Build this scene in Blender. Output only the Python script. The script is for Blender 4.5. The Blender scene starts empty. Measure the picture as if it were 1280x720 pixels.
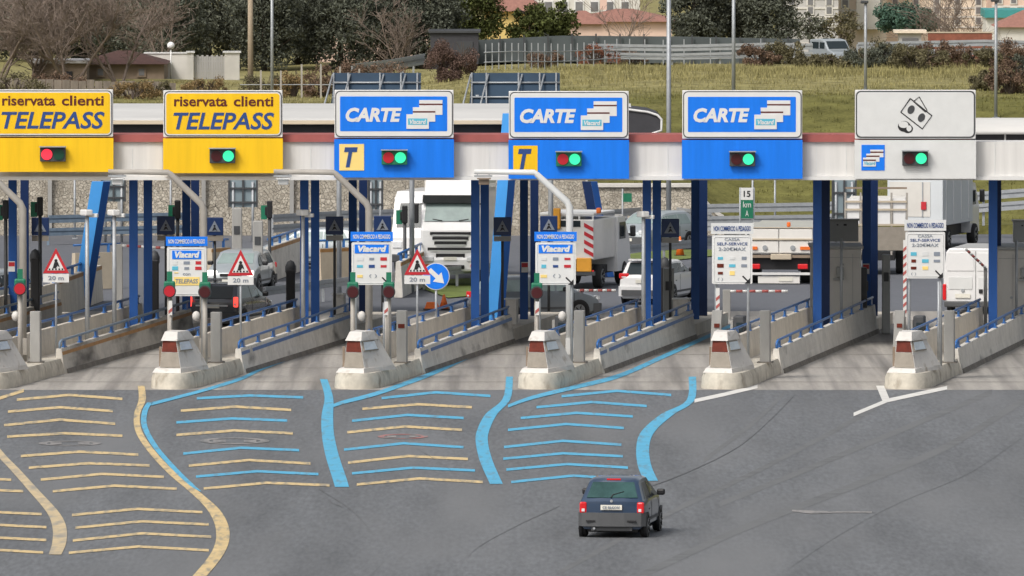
import bpy, bmesh, math, random
from math import radians as R, sin, cos, tan, pi, atan2, hypot
from mathutils import Vector, Matrix, noise

sc = bpy.context.scene
COL = sc.collection

# ------------------------------------------------------------------ camera
FPX = 15000.0
H = 18.57
TH = math.atan(650.0 / FPX)
cam_d = bpy.data.cameras.new('camera'); cam = bpy.data.objects.new('camera', cam_d); COL.objects.link(cam)
cam.location = (0, 0, H); cam.rotation_euler = (pi/2 - TH, 0, 0)
cam_d.sensor_width = 36; cam_d.lens = FPX/1280*36; cam_d.clip_start = 1; cam_d.clip_end = 6000
sc.camera = cam

def ray(u, v):
    x = (u-640)/FPX; k = (360-v)/FPX
    return x, cos(TH)+k*sin(TH), k*cos(TH)-sin(TH)
def at(u, v, Y):
    x, y, z = ray(u, v); q = Y/y
    return Vector((x*q, Y, H+z*q))
def gr(u, v, z=0.0):
    x, y, zz = ray(u, v); q = (z-H)/zz
    return Vector((x*q, y*q, z))
def zat(v, Y): return at(640, v, Y).z
def xat(u, v, Y): return at(u, v, Y).x

Y0 = gr(640, 485).y
TA = 2110/FPX
ANG = math.atan(TA)
PIT = 229.5
def IX(k): return gr(-44.5+PIT*k, 485).x
def isl(k, s, t, z=0): return Vector((IX(k)+s+t*TA, Y0+t, z))
def isl_u(k, s, u):
    # the place along island k where a thing at offset s shows in column u
    a = (u-640)/FPX
    t = (IX(k)+s-a*Y0)/(a-TA)
    return isl(k, s, t)

# ------------------------------------------------------------------ materials
MATS = {}
def mat(name, col, rough=0.6, metal=0.0, var=0.15, scale=3.0, stretch=(1,1,1), emit=None, estr=0, dirt=None, dirt_scale=1.0,
        dirt_lo=.5, dirt_hi=.7, dirt_stretch=(1,1,1), rotz=0, coat=0, bump=0, bump_scale=40, island=0, trans=0, spec=.5, fine=0, world=False, fscale=6, fstretch=(1,1,1)):
    if name in MATS: return MATS[name]
    m = bpy.data.materials.new(name); m.use_nodes = True
    nt = m.node_tree; N = nt.nodes; L = nt.links
    b = N['Principled BSDF']
    b.inputs['Roughness'].default_value = rough; b.inputs['Metallic'].default_value = metal
    b.inputs['Coat Weight'].default_value = coat
    b.inputs['Specular IOR Level'].default_value = spec
    if trans: b.inputs['Transmission Weight'].default_value = trans
    tc = N.new('ShaderNodeTexCoord')
    geo = N.new('ShaderNodeNewGeometry') if world else None
    def mp(st, rz=0):
        g = N.new('ShaderNodeMapping'); g.inputs['Scale'].default_value = st; g.inputs['Rotation'].default_value = (0,0,rz)
        L.new(geo.outputs['Position'] if world else tc.outputs['Object'], g.inputs['Vector']); return g.outputs['Vector']
    def mapn(val, a, bb, c, d):
        g = N.new('ShaderNodeMapRange'); L.new(val, g.inputs['Value'])
        for i, x in enumerate((a, bb, c, d)): g.inputs[i+1].default_value = x
        return g.outputs['Result']
    def mul(colsock, fac):
        g = N.new('ShaderNodeMix'); g.data_type = 'RGBA'; g.blend_type = 'MULTIPLY'; g.inputs['Factor'].default_value = 1
        L.new(colsock, g.inputs[6]); L.new(fac, g.inputs[7]); return g.outputs[2]
    rgb = N.new('ShaderNodeRGB'); rgb.outputs[0].default_value = (*col, 1); cs = rgb.outputs[0]
    if var:
        n = N.new('ShaderNodeTexNoise'); n.inputs['Scale'].default_value = scale; n.inputs['Detail'].default_value = 6
        n.inputs['Roughness'].default_value = .62
        L.new(mp(stretch, rotz), n.inputs['Vector'])
        cs = mul(cs, mapn(n.outputs['Fac'], .28, .72, 1-var, 1+var))
    if fine:
        n = N.new('ShaderNodeTexNoise'); n.inputs['Scale'].default_value = fscale; n.inputs['Detail'].default_value = 8
        L.new(mp(fstretch), n.inputs['Vector'])
        cs = mul(cs, mapn(n.outputs['Fac'], .3, .7, 1-fine, 1+fine))
    if island:
        g = N.new('ShaderNodeNewGeometry')
        cs = mul(cs, mapn(g.outputs['Random Per Island'], 0, 1, 1-island, 1+island))
    if dirt:
        n = N.new('ShaderNodeTexNoise'); n.inputs['Scale'].default_value = dirt_scale; n.inputs['Detail'].default_value = 7
        L.new(mp(dirt_stretch, rotz), n.inputs['Vector'])
        g = N.new('ShaderNodeMix'); g.data_type = 'RGBA'
        L.new(mapn(n.outputs['Fac'], dirt_lo, dirt_hi, 0, 1), g.inputs['Factor']); L.new(cs, g.inputs[6]); g.inputs[7].default_value = (*dirt, 1)
        cs = g.outputs[2]
    L.new(cs, b.inputs['Base Color'])
    if bump:
        n = N.new('ShaderNodeTexNoise'); n.inputs['Scale'].default_value = bump_scale; n.inputs['Detail'].default_value = 4
        L.new(tc.outputs['Object'], n.inputs['Vector'])
        g = N.new('ShaderNodeBump'); g.inputs['Strength'].default_value = bump; g.inputs['Distance'].default_value = .02
        L.new(n.outputs['Fac'], g.inputs['Height']); L.new(g.outputs['Normal'], b.inputs['Normal'])
    if emit:
        b.inputs['Emission Color'].default_value = (*emit, 1); b.inputs['Emission Strength'].default_value = estr
    MATS[name] = m; return m

M = dict(
 asphalt=mat('asphalt', (.124,.131,.140), .82, var=.26, scale=1.0, stretch=(.45,.035,1), rotz=ANG, fine=.20, fscale=9, fstretch=(1,.10,1), bump=.3, bump_scale=25,
             dirt=(.160,.165,.172), dirt_scale=.55, dirt_lo=.46, dirt_hi=.72, dirt_stretch=(.5,.05,1)),
 road=mat('road_asphalt', (.115,.122,.14), .85, var=.2, scale=.3, stretch=(.5,.1,1), rotz=ANG, fine=.1),
 lane=mat('lane_concrete', (.345,.325,.298), .85, var=.32, scale=1.0, stretch=(1.0,.035,1), rotz=ANG, fine=.12,
          dirt=(.155,.147,.138), dirt_scale=1.0, dirt_lo=.45, dirt_hi=.72, dirt_stretch=(1.5,.035,1)),
 kerb=mat('island_concrete', (.56,.52,.44), .85, world=True, var=.16, scale=1.6, fine=.10, dirt=(.27,.23,.18), dirt_scale=1.7, dirt_lo=.55, dirt_hi=.76, dirt_stretch=(1.4,1.4,1.0), bump=.3),
 wallc=mat('wall_concrete', (.62,.595,.545), .85, world=True, var=.15, scale=1.2, stretch=(1,1,.6), fine=.08, dirt=(.10,.095,.085), dirt_scale=.9, dirt_lo=.60, dirt_hi=.80, dirt_stretch=(1,.45,1.4)),
 wallback=mat('inner_wall_concrete', (.60,.55,.47), .85, world=True, var=.14, scale=1.5, stretch=(1,1,.3), fine=.07),
 wallfoot=mat('wall_foot_concrete', (.17,.155,.135), .9, world=True, var=.35, scale=2.2),
 tan=mat('beige_concrete', (.50,.43,.33), .8, var=.1, scale=2),
 yellow=mat('sign_yellow', (.86,.53,.014), .45, var=.09, scale=1.2, stretch=(3,1,.22), spec=.3),
 yellow2=mat('pale_yellow', (.88,.66,.22), .5, var=.04),
 blue=mat('sign_blue', (.008,.185,.80), .45, var=.10, scale=1.2, stretch=(3,1,.22), spec=.3),
 bluetxt=mat('lettering_blue', (.018,.06,.22), .5, var=.02),
 maroon=mat('lettering_maroon', (.10,.012,.008), .5, var=.02),
 white=mat('sign_white', (.70,.70,.69), .45, var=.04, scale=2),
 offwhite=mat('fascia_white', (.68,.67,.65), .5, var=.09, scale=1.5, stretch=(3,1,.15)),
 greywhite=mat('sign_grey', (.66,.67,.665), .5, var=.05, scale=2),
 black=mat('black_paint', (.012,.012,.014), .5, var=.1),
 darkgrey=mat('dark_grey', (.05,.053,.058), .6, var=.15),
 redstripe=mat('fascia_red', (.36,.10,.09), .6, var=.14, scale=1.5),
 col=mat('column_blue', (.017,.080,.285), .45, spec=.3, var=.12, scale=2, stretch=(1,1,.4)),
 colshade=mat('column_blue_shaded', (.008,.025,.09), .45, spec=.3, var=.12, scale=2),  # darker copy of the column blue, with canopy shade put into the colour
 strut=mat('strut_blue_lit', (.08,.40,.95), .4, var=.08, scale=1),  # lightened blue: the light falling on the struts is put into the paint
 rail=mat('railing_blue', (.03,.13,.37), .4, var=.25, scale=4),
 railgrey=mat('railing_worn', (.17,.23,.30), .5, var=.2, scale=4),
 navy=mat('navy_box', (.012,.035,.12), .4, var=.1),
 galv=mat('galvanised_steel', (.36,.38,.40), .5, metal=.3, var=.12, scale=5),
 polegrey=mat('pole_grey', (.36,.335,.30), .5, var=.1, scale=3),
 postgrey=mat('post_grey', (.33,.325,.31), .7, world=True, var=.12, scale=3, stretch=(1,1,.3)),
 booth=mat('booth_grey', (.60,.585,.55), .6, var=.09, scale=1.5, stretch=(1,1,.4)),
 cabinet=mat('cabinet_grey', (.36,.37,.365), .55, var=.08, scale=2),
 green=mat('signal_green_housing', (.008,.16,.085), .5, var=.15, scale=4),
 redlens=mat('red_lens_dim', (.33,.012,.02), .35, var=.05, emit=(.6,.01,.03), estr=.25),
 redlit=mat('red_lens_lit', (.6,.02,.03), .3, var=0, emit=(1,.03,.06), estr=1.1),
 redoff=mat('red_lens_dark', (.06,.008,.01), .3, var=.05),
 greenlit=mat('green_lens_lit', (.02,.4,.2), .3, var=0, emit=(.04,.80,.36), estr=1.0),
 greenoff=mat('green_lens_dark', (.008,.06,.035), .3, var=.05),
 red=mat('red_paint', (.50,.02,.03), .45, var=.06),
 orange=mat('orange_paint', (.80,.16,.02), .5, var=.1),
 amber=mat('amber_paint', (.72,.33,.03), .5, var=.08),
 reflector=mat('reflector_brown', (.13,.024,.014), .5, world=True, spec=.2, var=.3, scale=5),
 tangrey=mat('attenuator_tan', (.27,.24,.20), .7, world=True, var=.14, scale=4),
 attw=mat('attenuator_white', (.60,.58,.55), .6, world=True, var=.10, scale=3, dirt=(.33,.29,.24), dirt_scale=3, dirt_lo=.56, dirt_hi=.75),
 panelblue=mat('side_panel_glass', (.55,.62,.68), .25, var=.08),
 myellow=mat('paint_yellow', (.62,.47,.24), .7, world=True, var=.15, scale=1.5, dirt=(.26,.235,.19), dirt_scale=2.6, dirt_lo=.47, dirt_hi=.70, dirt_stretch=(2,.22,1)),
 myellow3=mat('paint_yellow_worn', (.55,.44,.27), .7, var=.2, scale=2.2, dirt=(.32,.29,.24), dirt_scale=1.4, dirt_lo=.46, dirt_hi=.68, dirt_stretch=(2,.4,1)),
 mblue=mat('paint_blue', (.09,.39,.60), .7, world=True, var=.12, scale=1.5, dirt=(.14,.235,.30), dirt_scale=2.6, dirt_lo=.52, dirt_hi=.76, dirt_stretch=(2,.22,1)),
 mwhite=mat('paint_white', (.66,.65,.62), .7, var=.15, scale=1.5),
 mworn=mat('paint_worn_roundel', (.26,.25,.245), .8, var=.2, scale=3, dirt=(.17,.17,.17), dirt_scale=1.6, dirt_lo=.46, dirt_hi=.6, dirt_stretch=(2,.3,1)),
 mred=mat('paint_red_worn', (.40,.17,.16), .8, var=.2, scale=3, dirt=(.2,.19,.19), dirt_scale=2, dirt_lo=.45, dirt_hi=.62, dirt_stretch=(2,.3,1)),
 crack=mat('tar_seam', (.098,.101,.105), .8, var=.3, scale=1, dirt=(.138,.142,.148), dirt_scale=.9, dirt_lo=.38, dirt_hi=.60, dirt_stretch=(1,.3,1)),
 tyremark=mat('tyre_mark', (.124,.129,.134), .85, var=.25, scale=1, dirt=(.14,.145,.15), dirt_scale=.7, dirt_lo=.40, dirt_hi=.62, dirt_stretch=(.6,.15,1)),
 gwhite=mat('white_vehicle_paint', (.78,.78,.78), .3, var=.03, coat=.5),
 cream=mat('cream_vehicle_paint', (.76,.74,.70), .35, var=.05, coat=.3),
 carblue=mat('car_blue_paint', (.022,.046,.092), .28, var=.04, coat=.8),
 carsilver=mat('car_silver_paint', (.42,.46,.48), .3, metal=.3, var=.03, coat=.6),
 cardark=mat('car_dark_paint', (.055,.064,.078), .25, var=.04, coat=.8),
 cargrey=mat('car_grey_paint', (.20,.225,.25), .28, metal=.2, var=.04, coat=.8),
 bumper=mat('bumper_grey_plastic', (.08,.083,.088), .6, var=.08, scale=4),
 glass=mat('dark_glass', (.025,.035,.04), .12, var=.1, scale=2, spec=.35),
 glassgreen=mat('tinted_glass', (.040,.085,.085), .12, var=.4, scale=1.6, spec=.05),
 glasspale=mat('glass_pale_reflection', (.26,.33,.32), .08, var=.15, scale=2, spec=.7),  # pale base colour stands for the reflection seen in car windows
 tyre=mat('tyre_rubber', (.018,.018,.019), .85, var=.2),
 rim=mat('wheel_rim', (.25,.26,.27), .4, metal=.6, var=.1),
 tail=mat('tail_light_red', (.50,.015,.02), .2, var=.05, emit=(.7,.02,.02), estr=.25),
 taillit=mat('tail_light_lit', (.8,.05,.05), .2, var=0, emit=(1,.07,.05), estr=1.6),
 headlit=mat('head_light_lit', (.9,.9,.85), .2, var=0, emit=(1,.97,.9), estr=2.2),
 lampw=mat('clear_lens', (.7,.72,.74), .15, var=.05),
 plate=mat('number_plate', (.74,.72,.64), .5, var=.06, scale=14),
 grass=mat('hill_grass', (.125,.105,.038), .9, var=.3, scale=.35, stretch=(1,.35,1), fine=.25, dirt=(.235,.18,.075), dirt_scale=.16, dirt_lo=.42, dirt_hi=.68, dirt_stretch=(.6,.9,1)),
 verge=mat('verge_grass', (.13,.17,.035), .9, var=.3, scale=.8, fine=.2),
 blade=mat('grass_blade', (.15,.125,.045), .85, var=.35, scale=.25, island=.4, spec=.1),
 leafdark=mat('leaf_dark_evergreen', (.105,.114,.088), .75, var=.28, scale=.9, island=.5, spec=.15),
 leafgrey=mat('leaf_grey_green', (.115,.122,.092), .75, var=.4, scale=.8, island=.5, spec=.15),
 leafolive=mat('leaf_olive', (.085,.10,.032), .75, var=.4, scale=1.0, island=.5, spec=.15),
 leafpine=mat('leaf_umbrella_pine', (.075,.135,.10), .75, var=.3, scale=1.2, island=.4, spec=.15),
 leafhedge=mat('leaf_hedge', (.145,.13,.075), .8, var=.4, scale=.8, island=.5, spec=.15),
 leafbrown=mat('leaf_brown', (.165,.112,.08), .85, var=.35, scale=1.0, island=.45, spec=.1),
 leafpurple=mat('leaf_purple_brown', (.145,.098,.082), .9, var=.2, scale=1.0, island=.35, spec=.1),
 leafstraw=mat('leaf_straw', (.24,.17,.085), .85, var=.3, scale=1.0, island=.4, spec=.1),
 leafrust=mat('leaf_rust', (.22,.09,.055), .85, var=.3, scale=1, island=.4, spec=.1),
 bark=mat('bark', (.085,.065,.052), .9, var=.3, scale=4),
 twig=mat('bare_twigs', (.185,.145,.12), .9, var=.3, scale=1.5),
 wood=mat('wooden_pole', (.36,.29,.21), .8, var=.15, scale=2, stretch=(4,4,.3)),
 rooftile=mat('roof_tile', (.31,.15,.115), .85, var=.2, scale=2.5, stretch=(3,1,1)),
 roofbrown=mat('roof_brown', (.075,.034,.027), .85, var=.25, scale=2.5, stretch=(3,1,1)),
 plaster=mat('plaster_cream', (.76,.66,.54), .85, var=.07, scale=.8),
 plasterpink=mat('plaster_pink', (.70,.52,.43), .85, var=.07, scale=.8),
 plasterwhite=mat('plaster_white', (.64,.62,.58), .85, var=.10, scale=.9),
 plasteryellow=mat('plaster_yellow', (.70,.52,.20), .85, var=.07, scale=.8),
 plastergrey=mat('plaster_grey', (.48,.47,.46), .85, var=.10, scale=.8),
 plasterbrown=mat('plaster_brown', (.26,.20,.15), .85, var=.2, scale=1.2),
 shed=mat('shed_dark', (.045,.045,.052), .7, var=.15),
 window=mat('window_glass', (.19,.19,.20), .2, var=.3, scale=1.2),
 roofwhite=mat('canopy_roof', (.55,.545,.53), .55, var=.08, scale=.5, stretch=(.4,2,1)),
 trim=mat('canopy_trim_cream', (.66,.56,.42), .6, var=.08, scale=1),
 panel=mat('panel_dark_blue', (.025,.05,.085), .6, spec=.2, var=.2, scale=.8),
 panelgrey=mat('panel_grey_blue', (.22,.28,.31), .4, var=.12, scale=.8),
 teal=mat('teal_sheet', (.05,.28,.28), .6, var=.1),
 fencegrey=mat('fence_panel', (.075,.09,.095), .7, var=.2, scale=.7),
 gategrey=mat('gate_grey', (.44,.43,.42), .7, var=.12, scale=2, stretch=(6,1,.2)),
 globe=mat('lamp_globe', (.85,.85,.85), .3, var=0),
 txtgrey=mat('lettering_grey', (.22,.25,.30), .6, var=0),
 cyan=mat('badge_cyan', (.10,.45,.60), .5, var=.05),
)
# stone wall: voronoi stones
def stone_mat():
    m = bpy.data.materials.new('rough_stone_wall'); m.use_nodes = True; N = m.node_tree.nodes; L = m.node_tree.links
    b = N['Principled BSDF']; b.inputs['Roughness'].default_value = .9
    tc = N.new('ShaderNodeTexCoord')
    v = N.new('ShaderNodeTexVoronoi'); v.inputs['Scale'].default_value = 8.5; L.new(tc.outputs['Object'], v.inputs['Vector'])
    v2 = N.new('ShaderNodeTexVoronoi'); v2.feature = 'DISTANCE_TO_EDGE'; v2.inputs['Scale'].default_value = 8.5; L.new(tc.outputs['Object'], v2.inputs['Vector'])
    bw = N.new('ShaderNodeRGBToBW'); L.new(v.outputs['Color'], bw.inputs['Color'])
    cr = N.new('ShaderNodeValToRGB'); e = cr.color_ramp.elements
    e[0].position = .2; e[0].color = (.33,.295,.24,1); e[1].position = .8; e[1].color = (.50,.455,.38,1)
    L.new(bw.outputs['Val'], cr.inputs['Fac'])
    n = N.new('ShaderNodeTexNoise'); n.inputs['Scale'].default_value = .35; n.inputs['Detail'].default_value = 6; L.new(tc.outputs['Object'], n.inputs['Vector'])
    mr = N.new('ShaderNodeMapRange'); mr.inputs[1].default_value=.3; mr.inputs[2].default_value=.7; mr.inputs[3].default_value=.72; mr.inputs[4].default_value=1.2
    L.new(n.outputs['Fac'], mr.inputs['Value'])
    mx = N.new('ShaderNodeMix'); mx.data_type='RGBA'; mx.blend_type='MULTIPLY'; mx.inputs['Factor'].default_value=1
    L.new(cr.outputs['Color'], mx.inputs[6]); L.new(mr.outputs['Result'], mx.inputs[7])
    mr2 = N.new('ShaderNodeMapRange'); mr2.inputs[2].default_value=.05; mr2.inputs[3].default_value=0; mr2.inputs[4].default_value=1
    L.new(v2.outputs['Distance'], mr2.inputs['Value'])
    m2 = N.new('ShaderNodeMix'); m2.data_type='RGBA'; L.new(mr2.outputs['Result'], m2.inputs['Factor'])
    m2.inputs[6].default_value=(.25,.23,.195,1); L.new(mx.outputs[2], m2.inputs[7])
    L.new(m2.outputs[2], b.inputs['Base Color'])
    bp = N.new('ShaderNodeBump'); bp.inputs['Strength'].default_value=.8; bp.inputs['Distance'].default_value=.1
    L.new(mr2.outputs['Result'], bp.inputs['Height']); L.new(bp.outputs['Normal'], b.inputs['Normal'])
    return m
M['stone'] = stone_mat()
def grass_mat(name, green, straw, isl):
    m = bpy.data.materials.new(name); m.use_nodes = True; N = m.node_tree.nodes; L = m.node_tree.links
    b = N['Principled BSDF']; b.inputs['Roughness'].default_value = .9; b.inputs['Specular IOR Level'].default_value = .1
    tc = N.new('ShaderNodeTexCoord'); sep = N.new('ShaderNodeSeparateXYZ'); L.new(tc.outputs['Object'], sep.inputs[0])
    def nz(sc_, det=6):
        n = N.new('ShaderNodeTexNoise'); n.inputs['Scale'].default_value = sc_; n.inputs['Detail'].default_value = det; L.new(tc.outputs['Object'], n.inputs['Vector']); return n.outputs['Fac']
    def mth(op, a, c):
        g = N.new('ShaderNodeMath'); g.operation = op
        for i, x in enumerate((a, c)):
            if isinstance(x, (int, float)): g.inputs[i].default_value = x
            else: L.new(x, g.inputs[i])
        return g.outputs[0]
    y = mth('ADD', sep.outputs['Y'], mth('MULTIPLY', mth('SUBTRACT', nz(.22), .5), 46))
    f = N.new('ShaderNodeMapRange'); L.new(y, f.inputs[0]); f.inputs[1].default_value = 503; f.inputs[2].default_value = 526
    mx = N.new('ShaderNodeMix'); mx.data_type = 'RGBA'; L.new(f.outputs[0], mx.inputs['Factor']); mx.inputs[6].default_value = (*green, 1); mx.inputs[7].default_value = (*straw, 1)
    v = N.new('ShaderNodeMapRange'); L.new(mth('ADD', mth('MULTIPLY', nz(.9), .6), mth('MULTIPLY', nz(7, 8), .4)), v.inputs[0]); v.inputs[1].default_value = .36; v.inputs[2].default_value = .64; v.inputs[3].default_value = .62; v.inputs[4].default_value = 1.38
    cs = v.outputs[0]
    if isl:
        g = N.new('ShaderNodeNewGeometry'); q = N.new('ShaderNodeMapRange'); L.new(g.outputs['Random Per Island'], q.inputs[0]); q.inputs[3].default_value = 1-isl; q.inputs[4].default_value = 1+isl
        cs = mth('MULTIPLY', cs, q.outputs[0])
    m2 = N.new('ShaderNodeMix'); m2.data_type = 'RGBA'; m2.blend_type = 'MULTIPLY'; m2.inputs['Factor'].default_value = 1; L.new(mx.outputs[2], m2.inputs[6]); L.new(cs, m2.inputs[7])
    L.new(m2.outputs[2], b.inputs['Base Color']); return m
M['grass'] = grass_mat('hill_grass_mixed', (.135,.13,.042), (.25,.225,.10), 0)
M['blade'] = grass_mat('grass_blades_mixed', (.145,.14,.046), (.265,.24,.11), .3)

# ------------------------------------------------------------------ mesh builder
class MB:
    def __init__(s): s.v=[]; s.f=[]; s.sm=[]; s.mi=[]; s.mat=0
    def add(s, vs, fs, smooth=False):
        o=len(s.v); s.v+= [tuple(p) for p in vs]
        for f in fs: s.f.append(tuple(i+o for i in f)); s.sm.append(smooth); s.mi.append(s.mat)
        return s
    def box(s, cx, cy, cz, sx, sy, sz, rz=0, bev=0):
        hx,hy,hz=sx/2,sy/2,sz/2
        if bev:
            b=min(bev,hx*.9,hy*.9,hz*.9); pts=[]
            bm=bmesh.new(); bmesh.ops.create_cube(bm,size=1)
            for vv in bm.verts: vv.co=Vector((vv.co.x*sx,vv.co.y*sy,vv.co.z*sz))
            bmesh.ops.bevel(bm,geom=bm.edges[:],offset=b,segments=2,affect='EDGES',profile=.5)
            bm.verts.index_update()
            vs=[vv.co.copy() for vv in bm.verts]; fs=[[q.index for q in f.verts] for f in bm.faces]; bm.free()
        else:
            vs=[Vector((x*hx,y*hy,z*hz)) for x in(-1,1) for y in(-1,1) for z in(-1,1)]
            fs=[(0,1,3,2),(4,6,7,5),(0,4,5,1),(2,3,7,6),(0,2,6,4),(1,5,7,3)]
        c,si=cos(rz),sin(rz)
        return s.add([(cx+p.x*c-p.y*si, cy+p.x*si+p.y*c, cz+p.z) for p in vs], fs)
    def hexa(s, bot, top):      # 4 bottom, 4 top, same order, anticlockwise from above
        return s.add(list(bot)+list(top), [(3,2,1,0),(4,5,6,7),(0,1,5,4),(1,2,6,5),(2,3,7,6),(3,0,4,7)])
    def prism(s, pts, axis, a, b, smooth=False):   # 2-D outline extruded along an axis
        n=len(pts)
        def P(p,t): return {'y':(p[0],t,p[1]),'x':(t,p[0],p[1]),'z':(p[0],p[1],t)}[axis]
        vs=[P(p,a) for p in pts]+[P(p,b) for p in pts]
        fs=[(i,(i+1)%n,n+(i+1)%n,n+i) for i in range(n)]
        s.add(vs,fs,smooth); o=len(s.v)-2*n
        s.f+= [tuple(o+i for i in reversed(range(n))), tuple(o+n+i for i in range(n))]; s.sm+=[False]*2; s.mi+=[s.mat]*2
        return s
    def tube(s, pts, r, n=8, caps=True):
        pts=[Vector(p) for p in pts]; rs=r if isinstance(r,(list,tuple)) else [r]*len(pts)
        o=len(s.v); prev=None
        for i,p in enumerate(pts):
            d=(pts[min(i+1,len(pts)-1)]-pts[max(i-1,0)]).normalized()
            a=Vector((0,0,1)) if abs(d.z)<.9 else Vector((1,0,0))
            x=d.cross(a).normalized() if prev is None else (prev-d*prev.dot(d)).normalized()
            prev=x; y=d.cross(x)
            for k in range(n):
                t=2*pi*k/n; q=p+(x*cos(t)+y*sin(t))*rs[i]; s.v.append(tuple(q))
        for i in range(len(pts)-1):
            for k in range(n):
                s.f.append((o+i*n+k,o+i*n+(k+1)%n,o+(i+1)*n+(k+1)%n,o+(i+1)*n+k)); s.sm.append(n>4); s.mi.append(s.mat)
        if caps:
            s.f.append(tuple(o+k for k in reversed(range(n)))); s.f.append(tuple(o+(len(pts)-1)*n+k for k in range(n))); s.sm+=[False]*2; s.mi+=[s.mat]*2
        return s
    def disc(s, c, r, axis='y', th=.02, n=24):
        pts=[(cos(2*pi*k/n)*r,sin(2*pi*k/n)*r) for k in range(n)]
        if axis=='y': return s.prism([(c[0]+p[0],c[2]+p[1]) for p in pts],'y',c[1]-th/2,c[1]+th/2)
        if axis=='x': return s.prism([(c[1]+p[0],c[2]+p[1]) for p in pts],'x',c[0]-th/2,c[0]+th/2)
        return s.prism([(c[0]+p[0],c[1]+p[1]) for p in pts],'z',c[2]-th/2,c[2]+th/2)
    def sphere(s, c, r, sz=1, n=12):
        vs=[]; fs=[]
        for i in range(n//2+1):
            a=pi*i/(n//2)
            for k in range(n): b=2*pi*k/n; vs.append((c[0]+r*sin(a)*cos(b),c[1]+r*sin(a)*sin(b),c[2]+r*cos(a)*sz))
        for i in range(n//2):
            for k in range(n): fs.append((i*n+k,(i+1)*n+k,(i+1)*n+(k+1)%n,i*n+(k+1)%n))
        return s.add(vs,fs,True)
    def mesh(s, name, mats):
        me=bpy.data.meshes.new(name); me.from_pydata(s.v,[],s.f)
        if not isinstance(mats,(list,tuple)): mats=[mats]
        for m in mats: me.materials.append(m)
        me.polygons.foreach_set('use_smooth', s.sm); me.polygons.foreach_set('material_index', s.mi)
        me.update()
        return me
    def build(s, name, mats, parent=None, loc=(0,0,0), rz=0, fix=True):
        me=s.mesh(name,mats)
        if fix and len(s.f)<4000:
            bm=bmesh.new(); bm.from_mesh(me); bmesh.ops.recalc_face_normals(bm,faces=bm.faces); bm.to_mesh(me); bm.free()
        return link(name,me,parent,loc,rz)
def link(name, me, parent=None, loc=(0,0,0), rz=0):
    o=bpy.data.objects.new(name,me); COL.objects.link(o); o.location=loc; o.rotation_euler=(0,0,rz)
    if parent: o.parent=parent
    return o
def tag(o, label, cat, group=None):
    o['label']=label; o['category']=cat
    if group: o['group']=group
    return o
def thing(name, label, cat, loc=(0,0,0), rz=0, group=None):
    o=bpy.data.objects.new(name,None); COL.objects.link(o); o.location=loc; o.rotation_euler=(0,0,rz); o.empty_display_size=.3
    return tag(o,label,cat,group)
def struct(o, kind='structure'): o['kind']=kind; return o
def copy_tree(o, parent=None):
    c=o.copy(); COL.objects.link(c)
    if parent: c.parent=parent
    for ch in list(o.children): copy_tree(ch,c)
    return c
def rr(x0,x1,z0,z1,r,n=4):
    pts=[]
    for cx,cz,a0 in ((x1-r,z0+r,-90),(x1-r,z1-r,0),(x0+r,z1-r,90),(x0+r,z0+r,180)):
        for i in range(n+1):
            a=R(a0+90*i/n); pts.append((cx+r*cos(a),cz+r*sin(a)))
    return pts
def text(body, x0,x1,z0,z1, y, m, parent, shear=0, bold=0, name='lettering'):
    # flat raised letters facing -y, filling the given box
    cu=bpy.data.curves.new('t','FONT'); cu.body=body; cu.shear=shear; cu.offset=bold; cu.extrude=.03; cu.resolution_u=3
    ob=bpy.data.objects.new('t',cu); me=bpy.data.meshes.new_from_object(ob); bpy.data.objects.remove(ob)
    xs=[v.co.x for v in me.vertices]; ys=[v.co.y for v in me.vertices]
    ax,bx,ay,by=min(xs),max(xs),min(ys),max(ys)
    for v in me.vertices:
        p=v.co; v.co=(x0+(p.x-ax)/(bx-ax)*(x1-x0), y-(.006 if p.z>0 else 0), z0+(p.y-ay)/(by-ay)*(z1-z0))
    me.materials.clear(); me.materials.append(m); me.name=name
    return link(name,me,parent)

rnd=random.Random(7)

# ------------------------------------------------------------------ ground
g=MB(); S=4
g.add([(-900,-60,-.02),(900,-60,-.02),(900,3500,-.02),(-900,3500,-.02)],[(0,1,2,3)])
struct(g.build('ground',M['road']))
YB=gr(640,487).y
ap=MB(); ap.add([(-60,150,-.012),(60,150,-.012),(60,YB,-.012),(-60,YB,-.012)],[(0,1,2,3)])
apron=struct(ap.build('asphalt_apron',M['asphalt']))
ln=MB()
for i in range(0,1):
    ln.add([(-60,YB-.02,-.008),(60,YB-.02,-.008),(60,YB+52,-.008),(-60,YB+52,-.008)],[(0,1,2,3)])
lanes=struct(ln.build('concrete_lanes',M['lane']))
jt=MB()
for t in (4.5,13,21.5,30,38):
    jt.add([(-60,YB+t,-.004),(60,YB+t,-.004),(60,YB+t+.18,-.004),(-60,YB+t+.18,-.004)],[(0,1,2,3)])
jt.build('expansion_joint',M['wallfoot'],lanes)

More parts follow.
